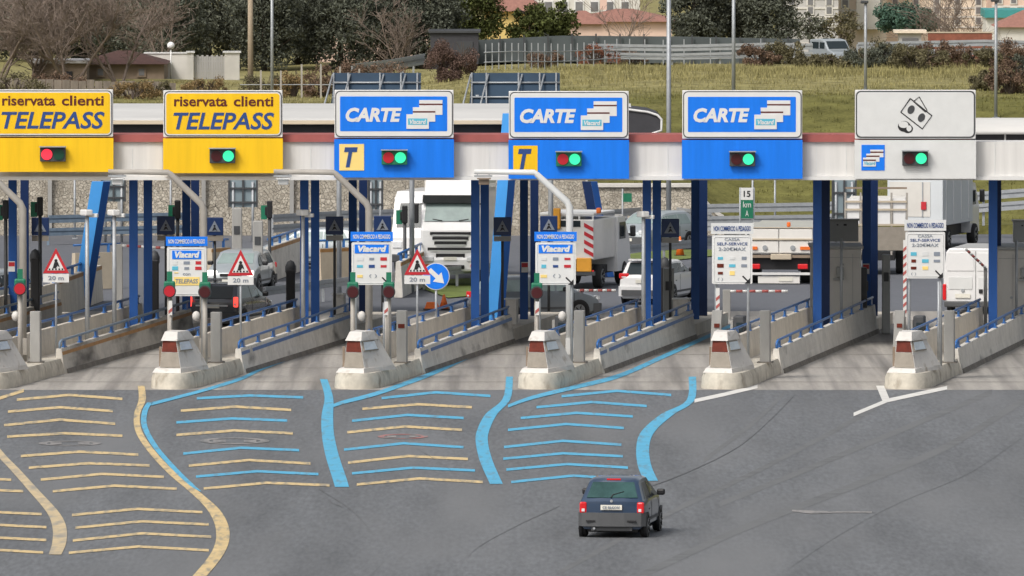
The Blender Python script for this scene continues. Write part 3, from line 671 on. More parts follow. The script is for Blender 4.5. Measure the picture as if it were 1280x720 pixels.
# ------------------------------------------------------------------ overhead signs
YS=382.55
def X(u): return xat(u,0,YS)
def Z(v): return zat(v,YS)
def lane_light(u,v,red_on,green_on,label,off):
    p=at(u,v,YS-.2); r=thing('lane_light',label,'traffic light',p,0,'lane lights on the overhead signs')
    b=MB(); b.box(0,.06,0,.82,.16,.46,bev=.02); b.build('housing',M['green'] if off!='dark' else M['darkgrey'],r)
    b=MB(); b.box(0,-.06,.245,.86,.3,.03); b.build('visor',M['galv'],r)
    for q,m in ((-.19,M['redlit'] if red_on else (M['redlens'] if off=='dim' else M['redoff'])),(.19,M['greenlit'] if green_on else M['greenoff'])):
        b=MB(); b.disc((q,-.03,0),.175,'y',.05,20); b.build('lens',m,r)
def overhead(u0,u1,v0,v1,v2,kind,label):
    r=thing('overhead_sign',label,'road sign',(0,YS,0),0,'overhead lane signs')
    x0,x1=X(u0),X(u1); zt_,zm,zb=Z(v0),Z(v1),Z(v2)
    pw=px
    b=MB(); b.box((x0+x1)/2,.12,(zt_+zm)/2,x1-x0,.22,zt_-zm,bev=.02); b.build('upper_panel',M['white'],r)
    def plate(a0,a1,c0,c1,rad,y,m,name):
        b=MB(); b.prism(rr(X(a0),X(a1),Z(c1),Z(c0),rad),'y',y,.02); return b.build(name,m,r)
    plate(u0+1,u1-1,v0+1,v1-1.2,.15,-.004,M['darkgrey'],'border_line')
    if kind=='yellow':
        plate(u0+2.2,u1-2.2,v0+2.2,v1-2.4,.13,-.010,M['white'],'border')
        plate(u0+3.6,u1-3.6,v0+3.8,v1-4,.09,-.016,M['yellow'],'face')
        text('riservata',X(u0+13.5),X(u0+80),Z(v0+20),Z(v0+7.7),-.02,M['maroon'],r,bold=.02); text('clienti',X(u0+88),X(u1-11.5),Z(v0+20),Z(v0+7.2),-.02,M['maroon'],r,bold=.02)
        text('TELEPASS',X(u0+12.5),X(u1-10.5),Z(v0+49),Z(v0+27.5),-.02,M['bluetxt'],r,shear=.22,bold=.02)
        low=M['yellow']
    elif kind=='blue':
        plate(u0+2.2,u1-2.2,v0+2.2,v1-2.4,.13,-.010,M['white'],'border')
        plate(u0+7,u1-8,v0+8,v1-8.5,.03,-.016,M['blue'],'face')
        text('CARTE',X(u0+14),X(u0+84),Z(v0+40),Z(v0+22),-.02,M['white'],r,shear=.22,bold=.045)
        def card(a0,a1,c0,c1,y,m,name='card_symbol'): 
            b=MB(); b.box((X(a0)+X(a1))/2,y+.01,(Z(c0)+Z(c1))/2,X(a1)-X(a0),.02,abs(Z(c0)-Z(c1))); b.build(name,m,r)
        card(u0+106,u0+135,v0+12.5,v0+31,-.026,M['white']); card(u0+106,u0+135,v0+17,v0+18.8,-.030,M['maroon'],'card_stripe')
        card(u0+98,u0+126,v0+21.5,v0+39.5,-.034,M['white']); card(u0+98,u0+126,v0+26.3,v0+28.2,-.038,M['maroon'],'card_stripe')
        card(u0+90,u0+118,v0+30.3,v0+48.5,-.042,M['white']); card(u0+92,u0+116,v0+35.5,v0+43.5,-.046,M['cyan'],'card_band')
        text('Viacard',X(u0+94),X(u0+114.5),Z(v0+42.5),Z(v0+36.8),-.048,M['white'],r,shear=.2,bold=.03)
        low=M['blue']
    else:
        plate(u0+2.6,u1-2.6,v0+2.6,v1-2.8,.13,-.010,M['greywhite'],'face')
        low=M['greywhite']
        # two banknotes and coins drawn in line
        def pol(pts,m,y,name):
            b=MB(); b.prism([(X(u),Z(v)) for u,v in pts],'y',y,y+.012); b.build(name,m,r)
        n2=[(1144,122.5),(1149,121),(1165,142),(1160,145)]
        def edge(pts,w=.02,y=-.016):
            b=MB(); q=[(X(u),Z(v)) for u,v in pts]; b.tube([(x,y,z) for x,z in q+[q[0]]],w,5); b.build('banknote_outline',M['black'],r)
        edge([(1138,123),(1165,144.5),(1153,161),(1126,140)]); edge([(1142,127),(1149,120.8),(1159,138),(1157,140)],.016)
        for cu,cv in ((1139,137),(1152,147)):
            pol([(cu+4.4*cos(a)+1.2*sin(a), cv-5.4*sin(a)) for a in [2*pi*i/16 for i in range(16)]],M['darkgrey'],-.022,'banknote_roundel')
        for cu,cv,rr_ in ((1130.5,158,8),(1135,161,6.5)):
            pol([(cu+rr_*1.0*cos(2*pi*i/18),cv+rr_*.85*sin(2*pi*i/18)) for i in range(18)],M['black'],-.018 if rr_==8 else -.016,'coin')
        pol([(1129.6+6.0*cos(2*pi*i/18),155.8+4.2*sin(2*pi*i/18)) for i in range(18)],M['greywhite'],-.026,'coin_face')
        pol([(1136.5+3.2*cos(2*pi*i/18),160.5+3.8*sin(2*pi*i/18)) for i in range(18)],M['greywhite'],-.025,'coin_face')
    b=MB(); b.box((x0+x1)/2,.10,(zm-.05+zb)/2,x1-x0+.02,.26,zm-.03-zb); b.build('lower_panel',low,r)
    return r
S=[(-11,141,112,171,214.5,'yellow','yellow overhead lane sign cut by left photo edge, its light showing red'),(204,353,113,171.5,216,'yellow','yellow overhead lane sign complete in view with a green light'),
   (418,567,112.5,172.5,221.5,'blue','blue CARTE overhead sign above the white truck, faded yellow T square'),(636,786,114,173.5,223,'blue','blue CARTE overhead sign with T square crossed by the lamp mast arm'),
   (853,1003,113,173.5,223,'blue','blue CARTE overhead sign without any T square'),(1069,1220,112.5,173.5,223,'cash','white overhead sign with banknotes and coins symbol')]
LB=['lane light showing red on the left edge yellow sign','lane light showing green on the complete yellow sign','lane light with dull red and green on the leftmost blue sign','lane light beside the T square crossed by the lamp mast','lane light on the blue sign without T square','lane light showing green on the white banknote sign']
LP=[(66,193),(278,195),(493,197),(711,199),(928,199),(1144,198)]
for i,(a,b_,c,d,e,kd,lab) in enumerate(S):
    r=overhead(a,b_,c,d,e,kd,lab)
    if i in (2,3):
        q=r; u=a+6 if i==2 else a+6
        b=MB(); uu=(424,455) if i==2 else (641.5,672); vv=(180,213) if i==2 else (182,216)
        b.box((X(uu[0])+X(uu[1]))/2,-.035,(Z(vv[0])+Z(vv[1]))/2,X(uu[1])-X(uu[0]),.02,Z(vv[0])-Z(vv[1])); b.build('ticket_square',M['yellow2'] if i==2 else M['yellow'],q)
        text('T',X(uu[0]+6),X(uu[0]+23),Z(vv[1]-4),Z(vv[0]+4),-.05,M['bluetxt'],q,shear=.25,bold=.05)
    if i==5:
        b=MB(); b.box((X(1077)+X(1106))/2,-.035,(Z(181)+Z(213))/2,X(1106)-X(1077),.02,Z(181)-Z(213)); b.build('card_square',M['blue'],r)
        for a0,a1,c0,c1,y in ((1088,1104.5,187,196.5,-.05),(1083,1099.5,192,202,-.056),(1079,1095,197,208,-.062)):
            b=MB(); b.box((X(a0)+X(a1))/2,y+.005,(Z(c0)+Z(c1))/2,X(a1)-X(a0),.012,Z(c0)-Z(c1)); b.build('card_symbol',M['white'],r)
            b=MB(); b.box((X(a0)+X(a1))/2,y-.001,Z(c0+3.2),X(a1)-X(a0),.006,.045); b.build('card_stripe',M['maroon'],r)
        text('Viacard',X(1080),X(1094),Z(206),Z(201.5),-.066,M['cyan'],r,bold=.02)
    lane_light(*LP[i],i==0,i!=0,LB[i],'dim' if i in(2,3) else 'dark')

# ------------------------------------------------------------------ island furniture
def board(k,u0,u1,v0,vh,v1,kind,label):
    Y=Y0+4; r=thing('lane_information_board',label,'sign board',(xat((u0+u1)/2,0,Y),Y,.46),0,'lane information boards')
    w=(u1-u0)*Y/FPX; zt_,zh,zb=[zat(v,Y)-.46 for v in (v0,vh,v1)]
    b=MB(); b.prism(rr(-w/2+.03,w/2-.03,zb,zh-.015,.05),'y',-.03,.05); b.build('panel',M['white'],r)
    b=MB(); b.tube([(x,-.035,z) for x,z in rr(-w/2+.09,w/2-.09,zb+.06,zh-.08,.05)+[rr(-w/2+.09,w/2-.09,zb+.06,zh-.08,.05)[0]]],.012,4); b.build('border_line',M['greywhite'],r)
    b=MB(); b.box(0,-.01,(zt_+zh)/2+.01,w,.1,zt_-zh-.01); b.build('header',M['blue'] if kind<2 else M['greywhite'],r)
    text('NON COMMERCIO A PEDAGGIO',-w*.44,w*.44,zh+(zt_-zh)*.3,zh+(zt_-zh)*.75,-.064,M['white'] if kind<2 else M['bluetxt'],r,bold=.02)
    def bx(x,z,sx,sz,m,name='payment_badge'):
        b=MB(); b.box(x*w,-.036,zb+z*(zh-zb),sx*w,.014,sz*(zh-zb)); b.build(name,m,r)
    hz_=zh-zb
    if kind==0:
        bx(0,.83,.70,.17,M['blue'],'logo_plate'); text('Viacard',-w*.29,w*.31,zb+.77*hz_,zb+.90*hz_,-.046,M['white'],r,shear=.2,bold=.06)
        rows=[(.67,('greywhite','txtgrey','red')),(.56,('cyan','txtgrey','red'))]; 
        bx(0,.30,.62,.17,M['yellow2'],'yellow_band'); text('TELEPASS',-w*.27,w*.27,zb+.255*hz_,zb+.345*hz_,-.046,M['txtgrey'],r,shear=.15,bold=.02)
        text('con',-w*.09,w*.09,zb+.415*hz_,zb+.46*hz_,-.036,M['txtgrey'],r); bx(-.25,.47,.10,.02,M['yellow2'])
    elif kind==1:
        bx(0,.83,.80,.20,M['blue'],'logo_plate'); text('Viacard',-w*.33,w*.35,zb+.76*hz_,zb+.91*hz_,-.046,M['white'],r,shear=.2,bold=.06)
        rows=[(.60,('greywhite','txtgrey','red')),(.43,('cyan','bluetxt','red')),(.20,('yellow2',None,None))]
        text('( )',-w*.06,w*.12,zb+.16*hz_,zb+.25*hz_,-.036,M['txtgrey'],r)
    else:
        text('CASSA',-w*.18,w*.18,zb+.87*hz_,zb+.93*hz_,-.036,M['txtgrey'],r,bold=.01); text('SELF-SERVICE',-w*.36,w*.36,zb+.78*hz_,zb+.84*hz_,-.036,M['bluetxt'],r,bold=.01)
        text('2-20€MAX',-w*.32,w*.32,zb+.67*hz_,zb+.745*hz_,-.036,M['txtgrey'],r,bold=.015)
        rows=[(.52,('cyan','greywhite','txtgrey')),(.37,('redbadge','cyan','txtgrey')),(.22,('redbadge','yellow2',None))]
        text('( )',-w*.34,-w*.22,zb+.06*hz_,zb+.13*hz_,-.036,M['txtgrey'],r)
    rr2=random.Random(k)
    for z,ms in rows:
        for x,m in zip((-.28,0,.28),ms):
            if m: bx(x,z,.11+.05*rr2.random(),.05+.035*rr2.random(),M.get(m,M['reflector']))
    if kind>0:   # arrow pointing to the lane
        ax,az=w*.33,zb+.09*hz_; L_=.20
        b=MB(); b.tube([(ax-L_*.55,-.04,az+L_*.55),(ax+L_*.4,-.04,az-L_*.4)],.022,4); b.prism([(ax+L_*.6,az-L_*.6),(ax+L_*.6,az+L_*.25),(ax-L_*.25,az-L_*.6)],'y',-.048,-.034); b.build('arrow',M['black'],r)
    for x in ((-.38,.38)):
        b=MB(); b.tube([(x*w,.10,0),(x*w,.10,zt_-.1)],.042,8); b.build('post',M['galv'],r)
        b=MB(); b.box(x*w,.06,zb+.3,.12,.05,.06); b.box(x*w,.06,zh-.3,.12,.05,.06); b.build('clamp',M['galv'],r)
    return r
board(1,207,259,296,308,370,0,'white information board with pale yellow strip and blue header')
board(2,438,491,290,302,356,1,'blue headed information board with badges, left of the round arrow sign')
board(3,668,721,290,302,356,1,'blue headed information board with badges, before the white service truck')
board(4,889,942,279,293,355,2,'pale headed cash information board left of the flatbed truck')
board(5,1131,1183,275,289,348,2,'pale headed cash information board in front of white box truck')

def signal(u,v,k,lens,label,pole=True):
    Y=Y0+3.2; p=at(u,v,Y); r=thing('traffic_signal',label,'traffic light',(p.x,Y,.46),0,'small red signals on the island noses')
    z=p.z-.46
    b=MB(); b.box(0,.06,z+.05,.34,.22,.46,bev=.05); b.build('housing',M['green'],r)
    b=MB(); b.tube([(0,-.16,z-.02),(0,-.04,z-.02)],.20,18); b.build('hood',M['darkgrey'],r)
    b=MB(); b.disc((0,-.175,z-.02),.165,'y',.03,18); b.build('lens',lens,r)
    b=MB(); b.box(.0,.1,z+.42,.16,.12,.3); b.build('bracket',M['green'],r)
    b=MB(); b.tube([(0,.1,0),(0,.1,z-.1)],.075,8); b.build('post',M['polegrey'],r)
signal(25,360,0,M['redlens'],'small red traffic signal at the far left island beside the lamp mast')
signal(212,363,1,M['redlens'],'small bright red signal left below the yellow striped board')
signal(256,364,1,M['redoff'],'small dark signal right below the yellow striped board')
signal(441,364,2,M['redoff'],'small dark red signal in green housing left of the board by arrow sign')
signal(486,364,2,M['redoff'],'small dark red signal right of the board by the arrow sign')
signal(671,365,3,M['redoff'],'small dark red signal at the board before the service truck')
# red and white hazard markers
def marker(u,v0,v1,w,label,Y=Y0+3.0):
    z0,z1=zat(v0,Y),zat(v1,Y); r=thing('hazard_marker',label,'marker board',(xat(u,0,Y),Y,.46),0,'red and white hazard markers')
    z0-=.46; z1-=.46
    b=MB(); b.box(0,0,(z0+z1)/2,w,.04,z0-z1); b.build('marker_face',M['offwhite'],r)
    b=MB(); z=z1+.04
    while z<z0-.16: b.prism([(-w/2,z),(w/2,z+.09),(w/2,z+.19),(-w/2,z+.10)],'y',-.028,-.021); z+=.24
    b.build('red_bands',M['fadedred'],r)
    b=MB(); b.tube([(0,.06,0),(0,.06,z0-.1)],.04,6); b.build('post',M['polegrey'],r)
marker(212.5,376,394,.11,'red and white marker strip under the bright red signal')
marker(482.5,377,394,.11,'red and white marker strip below the board by the arrow sign')
marker(671.5,377,394,.11,'red and white marker strip under the signal before service truck')
marker(897.5,360,388,.11,'red and white marker strip under the left cash board')
marker(1131.5,300,396,.10,'long thin red and white upright pole beside the right cash board')
# square posts
for k,u,v0 in ((0,44,389),(1,270,390),(2,502.5,388),(3,724.5,388),(4,957,388),(5,1187.5,388)):
    p=isl_u(k,1.12,u); p.y=Y0+6; p.x=xat(u,0,p.y)
    w=.31
    r=thing('square_post','plain grey square post '+{0:'on the leftmost island beside its lamp mast',1:'right of the signal under the yellow striped board',2:'with a brown spot, below the triangular sign near round arrow',3:'right of the lamp mast before the white hatchback',4:'on the island left of the full grey booth',5:'in front of the white van'}[k],'post',(p.x,p.y,.46),-ANG,'grey square posts on the islands')
    h=zat(v0,p.y)-.46; b=MB(); b.box(0,0,h/2,w,w,h,bev=.02); b.build('shaft',M['postgrey'],r)
    b=MB(); b.box(0,0,.02,.46,.46,.04); b.build('base_plate',M['wallfoot'],r)
    if k in(2,): b=MB(); b.box(0,-.16,h-.47,.2,.02,.13); b.build('sensor',M['reflector'],r)
for k,u,v0 in ((4,894,388),(5,1122.5,388)):
    Y=Y0+2.6; r=thing('square_post','tilted grey square post left of the attenuator on the '+SHORT[k],'post',(xat(u-1,0,Y),Y,.46),-ANG,'grey square posts on the islands')
    h=zat(v0,Y)-.46; b=MB(); b.hexa([(-.13,-.13,0),(.13,-.13,0),(.13,.13,0),(-.13,.13,0)],[(-.05,-.15,h),(.25,-.15,h),(.25,.15,h),(-.05,.15,h)]); b.build('shaft',M['postgrey'],r)
    b=MB(); b.box(.1,-.16,h-.45,.16,.03,.12); b.build('sensor',M['reflector'],r)
# thin blades at the noses
for k in (1,2,3,4,5):
    Y=Y0+2.0; u=-44.5+PIT*k+15
    r=thing('nose_plate','thin rusty upright plate left of the attenuator on the '+SHORT[k],'plate',(xat(u,0,Y),Y,.46),0,'upright plates at the noses')
    b=MB(); b.box(0,0,.34,.07,.35,.68); b.build('plate',M['plasterbrown'],r)
# lamp / camera masts
for k,u,lab in ((0,28,'grey bent mast at the left edge with its arm leaving the photo'),(1,254,'grey bent mast whose arm reaches the complete yellow sign'),(2,461,'grey bent mast arching over to the left of the leftmost blue sign'),(3,712,'pale bent mast whose arm crosses the T square of a blue sign')):
    Y=Y0+6.5; r=thing('camera_mast',lab,'mast',(xat(u,0,Y),Y,.44),0,'bent camera masts')
    zz=lambda v: zat(v,Y)-.44; q=Y/FPX
    top=257 if k<3 else 255
    m=M['polegrey'] if k<3 else M['greywhite']
    b=MB(); b.tube([(0,0,0),(0,0,zz(top+4)),(-.08,0,zz(top-3)),(-41*q,0,zz(218)),(-44*q,0,zz(215.5)),(-119*q,0,zz(214.5))],[.12,.115,.11,.095,.09,.075],10); b.build('pole',m,r)
    b=MB(); b.box(0,0,.02,.5,.5,.04); b.box(0,0,.5,.24,.3,.5); b.build('base',m,r)
    b=MB(); b.sphere((-.22,-.05,zz(395)),.13,1.2,10); b.build('junction_bulb',M['attw'],r)
    b=MB(); b.box(-108*q,0,zz(220),.55,.14,.05); b.box(-108*q-.18,0,zz(217),.03,.03,.2); b.box(-108*q+.18,0,zz(217),.03,.03,.2); b.build('arm_bracket',M['galv'],r)
    b=MB(); b.box(-107*q,-.1,zz(226.5),.32,.5,.20,bev=.03); b.box(-107*q,-.15,zz(223),.42,.6,.03); b.build('camera',M['white'] if k!=3 else M['plasterbrown'],r)
# cctv poles
def cctv(k,u,v,label,vb=None):
    p=isl_u(k,.7,u); r=thing('camera_pole',label,'camera pole',(p.x,p.y,.38),0,'thin camera poles')
    z=zat(v,p.y)-.38
    b=MB(); b.tube([(0,0,0),(0,0,z)],[.075,.06],8); b.build('pole',M['galv'],r)
    b=MB(); b.box(-.02,-.06,z+.06,.26,.42,.19,rz=.5,bev=.04); b.build('camera',M['white'],r)
    b=MB(); b.box(.2,-.02,z-.03,.3,.12,.12,rz=-.4,bev=.02); b.build('lamp',M['greywhite'],r)
    b=MB(); b.tube([(0,0,z-.05),(.2,0,z-.02)],.02,6); b.build('bracket',M['galv'],r)
cctv(0,108.5,268,'thin white camera pole with cluster head before the bright blue strut')
cctv(0,142.5,268,'thin white camera pole with a box camera, left of blue column pair')
cctv(1,378.5,268,'thin grey camera pole standing against a blue column before the side-on silver car')
cctv(3,804.5,270,'thin grey camera pole in front of the white hatchback')
cctv(2,476,400,'') if False else None
# thin rods on noses of islands 2..5
def rod(u,v0,k,s,label):
    p=isl_u(k,s,u); r=thing('thin_rod',label,'rod',(p.x,p.y,.42),0,'thin upright rods')
    z=zat(v0,p.y)-.42; b=MB(); b.tube([(0,0,0),(0,0,z)],.045,8); b.build('rod',M['galv'],r)
    b=MB(); b.disc((0,0,.02),.12,'z',.04,12); b.build('foot',M['galv'],r)
rod(1052,298,4,.9,'thin pale rod standing before the fully visible grey booth')
rod(1271,300,5,.9,'thin pale rod before the booth at the right photo edge')
rod(480,378,2,.9,'thin grey rod below the right signal by the arrow sign board')
rod(1174,352,5,.9,'thin grey rod under the right cash board before the van')

# warning triangles
def tri_sign(k,u,v0,vb,label,body):
    p=isl_u(k,.95,u); Y=p.y; r=thing('warning_sign',label,'road sign',(p.x,Y,.40),0,'triangular pedestrian warning signs')
    zt_,zm,zb=[zat(v,Y)-.40 for v in (v0,vb-11.5,vb)]
    hw=.40
    def tri(sc,y0,y1,m,name):
        cz=(zt_+2*zm)/3; b=MB(); b.prism([(x*sc,cz+(z-cz)*sc) for x,z in ((-hw,zm),(hw,zm),(0,zt_))],'y',y0,y1); b.build(name,m,r)
    tri(1,-.02,.01,M['red'],'red_border'); tri(.66,-.026,-.0,M['white'],'face')
    h=zt_-zm; b=MB(); b.disc((0,-.03,zm+h*.50),.05,'y',.01,10); b.prism([(-.05,zm+h*.44),(.06,zm+h*.44),(.12,zm+h*.22),(.05,zm+h*.30),(.0,zm+h*.2),(-.10,zm+h*.2)],'y',-.035,-.027)
    for i in range(5): b.box(-.2+i*.1,-.031,zm+h*.16,.05,.008,.05)
    b.build('pedestrian_symbol',M['black'],r)
    b=MB(); b.box(0,-.005,(zm+zb)/2-.01,.8,.03,zm-zb-.02); b.build('distance_plate',M['white'],r)
    text(body,-.24,.24,zb+(zm-zb)*.25,zb+(zm-zb)*.72,-.026,M['txtgrey'],r,bold=.02)
    b=MB(); b.tube([(0,.05,0),(0,.05,zt_-.2)],.035,8); b.build('post',M['galv'],r)
tri_sign(0,69.5,310,353,'red triangle pedestrian warning sign left, beside the lamp mast','20 m')
tri_sign(1,300.5,312,356,'red triangle pedestrian warning sign in front of the silver car with lit headlights','20 m')
tri_sign(2,521.5,311,355,'red triangle pedestrian warning sign overlapping the round blue arrow sign','20 m')
p=isl_u(2,.6,545); p.y=Y0+20; p.x=xat(545,0,p.y)
r=thing('arrow_sign','round blue sign with white arrow below the white truck','road sign',(p.x,p.y,.38))
z=zat(345.5,p.y)-.38; b=MB(); b.disc((0,0,z),.43,'y',.03,28); b.build('rim',M['white'],r); b=MB(); b.disc((0,-.012,z),.405,'y',.03,28); b.build('disc',M['blue'],r)
b=MB(); c=Vector((.05,z-.06)); 
def ar(pts): return [( .02+ (x*cos(-.75)-y*sin(-.75)), z+(x*sin(-.75)+y*cos(-.75))) for x,y in pts]
b.prism(ar([(-.32,.07),(.02,.07),(.02,.2),(.32,0),(.02,-.2),(.02,-.07),(-.32,-.07)]),'y',-.036,-.026); b.build('arrow',M['white'],r)
b=MB(); b.tube([(0,.05,0),(0,.05,z)],.04,8); b.build('post',M['galv'],r)
# pedestrian crossing boxes
PS=[(-1,50,283,'left of the red triangle at the left edge'),(0,207,282,'left above the yellow striped board'),(0,268,283,'right of the yellow striped board\'s mast'),(1,418,282,'left of the board by the arrow sign'),
    (1,478,281,'right above the board by the arrow sign'),(2,628,283,'in front of the bright blue strut'),(2,686,281,'above the board before the service truck'),(3,838,285,'right of the column pair by the white hatchback')]
for k,u,v,lab in PS:
    p=isl_u(k,.7,u); Y=p.y; r=thing('crossing_sign','navy square pedestrian crossing box '+lab,'road sign',(p.x,Y,.38),0,'navy pedestrian crossing boxes')
    z=zat(v,Y)-.38; b=MB(); b.box(0,0,z,.58,.16,.60,bev=.02); b.build('box',M['navy'],r)
    b=MB(); b.prism([(-.2,z-.17),(.2,z-.17),(0,z+.2)],'y',-.10,-.078); b.build('triangle',M['txtgrey'],r)
    b=MB(); b.disc((0,-.105,z+.02),.035,'y',.01,10); b.prism([(-.03,z-.03),(.03,z-.03),(.09,z-.15),(.02,z-.1),(-.08,z-.15)],'y',-.11,-.101); b.build('pedestrian_symbol',M['black'],r)
    b=MB(); b.box(0,0,z-.40,.56,.10,.17); b.build('lower_plate',M['tangrey'] if k<1 else M['postgrey'],r)
    b=MB(); b.tube([(.0,.1,0),(.0,.1,z+.2)],.045,8); b.build('post',M['darkgrey'],r)
# slim dark lane signals seen from behind
for u,v,Y,lab in ((50,258,396,'above the crossing box at far left'),(222,262,397,'left of the complete yellow sign\'s mast'),(337,262,428,'left of the side-on silver car'),(7,262,394,'at the left photo edge'),(506,268,424,'left of the white truck mirror')):
    p=at(u,v,Y); r=thing('lane_signal','slim dark lane signal seen from behind '+lab,'traffic light',(p.x,Y,0),0,'slim dark lane signals')
    b=MB(); b.box(0,0,p.z,.2,.2,.62,bev=.03); b.box(-.12,.02,p.z-.05,.1,.18,.3,bev=.02); b.build('housing',M['black'],r)
    b=MB(); b.box(-.2,.05,p.z-.1,.22,.06,.5); b.build('back_board',M['green'],r)
    b=MB(); b.tube([(0,0.02,0),(0,0.02,p.z-.2)],.06,8); b.build('post',M['darkgrey'],r)
# dark barrier machines with bodies, in the lanes
for u,v0,v1,Y,lab in ((43.5,308,372,394,'behind the left red triangle'),(192.5,310,372,400,'left of the yellow striped board'),(363,322,372,398,'behind the grey camera pole'),(831,318,345,402,'right of the column pair by white hatchback')):
    r=thing('barrier_machine','tall black barrier machine '+lab,'barrier machine',(xat(u,0,Y),Y,0),0,'black barrier machines')
    zt_=zat(v0,Y); b=MB(); b.box(0,0,zt_*.5-.2,.30,.4,zt_-.4+.02,bev=.04); b.build('cabinet',M['black'],r)
    b=MB(); b.sphere((0,0,zt_-.38),.19,1.6,10); b.build('head',M['darkgrey'],r)
# booms
def boom(u0,u1,v,Y,lab,z1=0):
    a,c=at(u0,v,Y),at(u1,v+z1,Y); r=thing('boom_barrier',lab,'barrier arm',(a.x,Y,0),0,'red and white barrier arms')
    d=c-a; n=9
    b=MB(); m=MB()
    for i in range(n):
        q=(b,m)[i%2]; p,e=a+d*(i/n)-Vector((a.x,Y,0)),a+d*((i+1)/n)-Vector((a.x,Y,0)); q.tube([p,e],.05,6)
    b.build('arm',M['white'],r); m.build('red_bands',M['fadedred'],r)
    if not z1>10:
        b=MB(); b.box(-.1,.1,a.z/2,.26,.3,a.z+.1,bev=.02); b.build('housing',M['postgrey'],r)
    else:
        b=MB(); b.tube([(c.x-a.x,.08,0),(c.x-a.x,.08,c.z)],.06,8); b.build('housing',M['postgrey'],r)
boom(719,770,363,404,'red and white barrier arm across the lane left of white hatchback')
boom(912,985,364,404,'red and white barrier arm below the flatbed truck')
boom(152,207,307,405,'red and white barrier arm behind the left blue column pair',3)
boom(1207,1232,311,398,'slanting red and white barrier arm in front of the white van',24)

# booths
def booth(k,u0,u1,v0,lab,lab2):
    Y=392.0; x0,x1=xat(u0,0,Y),xat(u1,0,Y); h=zat(v0,Y)
    r=thing('toll_booth',lab,'toll booth',((x0+x1)/2,Y,.02),0,'grey toll booths'); w=x1-x0
    b=MB(); b.box(0,1.6,h/2,w,3.2,h-.0,bev=.03); b.build('body',M['booth'],r)
    b=MB(); b.box(0,1.6,h+.045,w+.14,3.4,.08); b.build('roof_plate',M['cabinet'],r)
    b=MB(); b.box(.1,-.06,h-.75,.24,.12,.34,bev=.03); b.box(.05,-.08,h-.98,.34,.16,.07); b.box(.2,-.1,h-.5,.06,.2,.06); b.build('intercom',M['cabinet'],r)
    b=MB(); b.box(-.28,-.01,h-1.0,.012,.02,1.7); b.box(w/2-.28,-.01,h-1.0,.012,.02,1.7); b.box(0,-.01,h-.28,w-.1,.02,.014); b.build('panel_seams',M['cabinet'],r)
    b=MB(); b.disc((-.33,-.02,1.25),.045,'y',.05,10); b.build('lock',M['galv'],r)
    b=MB(); b.box(w/2+.025,2.2,1.7,.05,1.2,.9); b.build('side_window',M['glass'],r)
    b=MB(); b.box(w/2+.10,.9,1.25,.22,.8,1.9,bev=.04); b.box(w/2+.22,.8,1.6,.06,.4,.3); b.build('pay_machine',M['darkgrey'],r)
    Yc=396; xc=xat((u0+u1)/2+8,0,Yc); z0,z1=zat(v0-1,Yc),zat(v0-36,Yc)
    c=thing('roof_cabinet',lab2,'cabinet',(xc,Yc,h+.1),0,'cabinets above the booths')
    b=MB(); b.box(0,0,(z1-h)/2-.04,.98,.6,z1-h-.1,bev=.02); b.build('case',M['cabinet'],c)
    b=MB(); b.box(.05,-.31,(z1-h)*.72,.1,.03,.06); b.box(-.2,-.31,(z1-h)*.72,.06,.02,.04); b.build('latch',M['black'],c)
    b=MB(); b.box(0,-.02,z1-h-.06,1.06,.7,.05); b.build('cover',M['postgrey'],c)
booth(4,1016,1077,312,'grey box shaped toll booth fully visible between two blue columns','grey cabinet above the fully visible toll booth')
booth(5,1247,1308,313,'grey box shaped toll booth cut by the right photo edge','grey cabinet above the booth at right photo edge')
# beige cases and posts behind the railings
for k,u,v0,v1,w,lab in ((3,852,374,392,.5,'small beige equipment case behind the railing right of white hatchback'),(4,1067,375,396,.34,'small beige equipment case in front of the full grey booth'),(1,424,368,388,.36,'small beige equipment case left of the board by arrow sign'),(5,1287,376,392,.4,'small beige equipment case by the right booth'),(2,640,374,390,.36,'small beige equipment case right of the thick column pair')):
    p=isl_u(k,.75,u); r=thing('equipment_case',lab,'equipment case',(p.x,p.y,.36),-ANG,'beige equipment cases')
    h=zat(v0,p.y)-.36; b=MB(); b.box(0,0,h/2,w,.5,h,bev=.02); b.build('case',M['attw'],r); b=MB(); b.box(0,0,h+.02,w+.08,.58,.04); b.build('lid',M['greywhite'],r)
for u,v0,Y,w,m,lab in ((836,335,396,.36,'cabinet','grey terminal column beside the white hatchback'),(296,260,430,.36,'postgrey','grey terminal column before the stone wall above the silver car'),(624,300,402,.36,'postgrey','grey terminal column left of the centre crossing box'),(531,0,0,0,'',''),(774,268,440,.32,'postgrey','grey concrete column left of the silver car on the road'),(322,276,426,.36,'postgrey','short grey terminal column above the lit silver car'),(1108,318,394,.26,'cabinet','narrow dark terminal right of the full grey booth')):
    if not m: continue
    r=thing('terminal_column',lab,'terminal',(xat(u,0,Y),Y,0),0,'grey terminal columns')
    h=zat(v0,Y); b=MB(); b.box(0,0,h/2,w,.5,h,bev=.03); b.build('case',M[m],r); b=MB(); b.box(0,-.26,h*.72,w*.6,.02,.3); b.build('screen',M['darkgrey'],r)
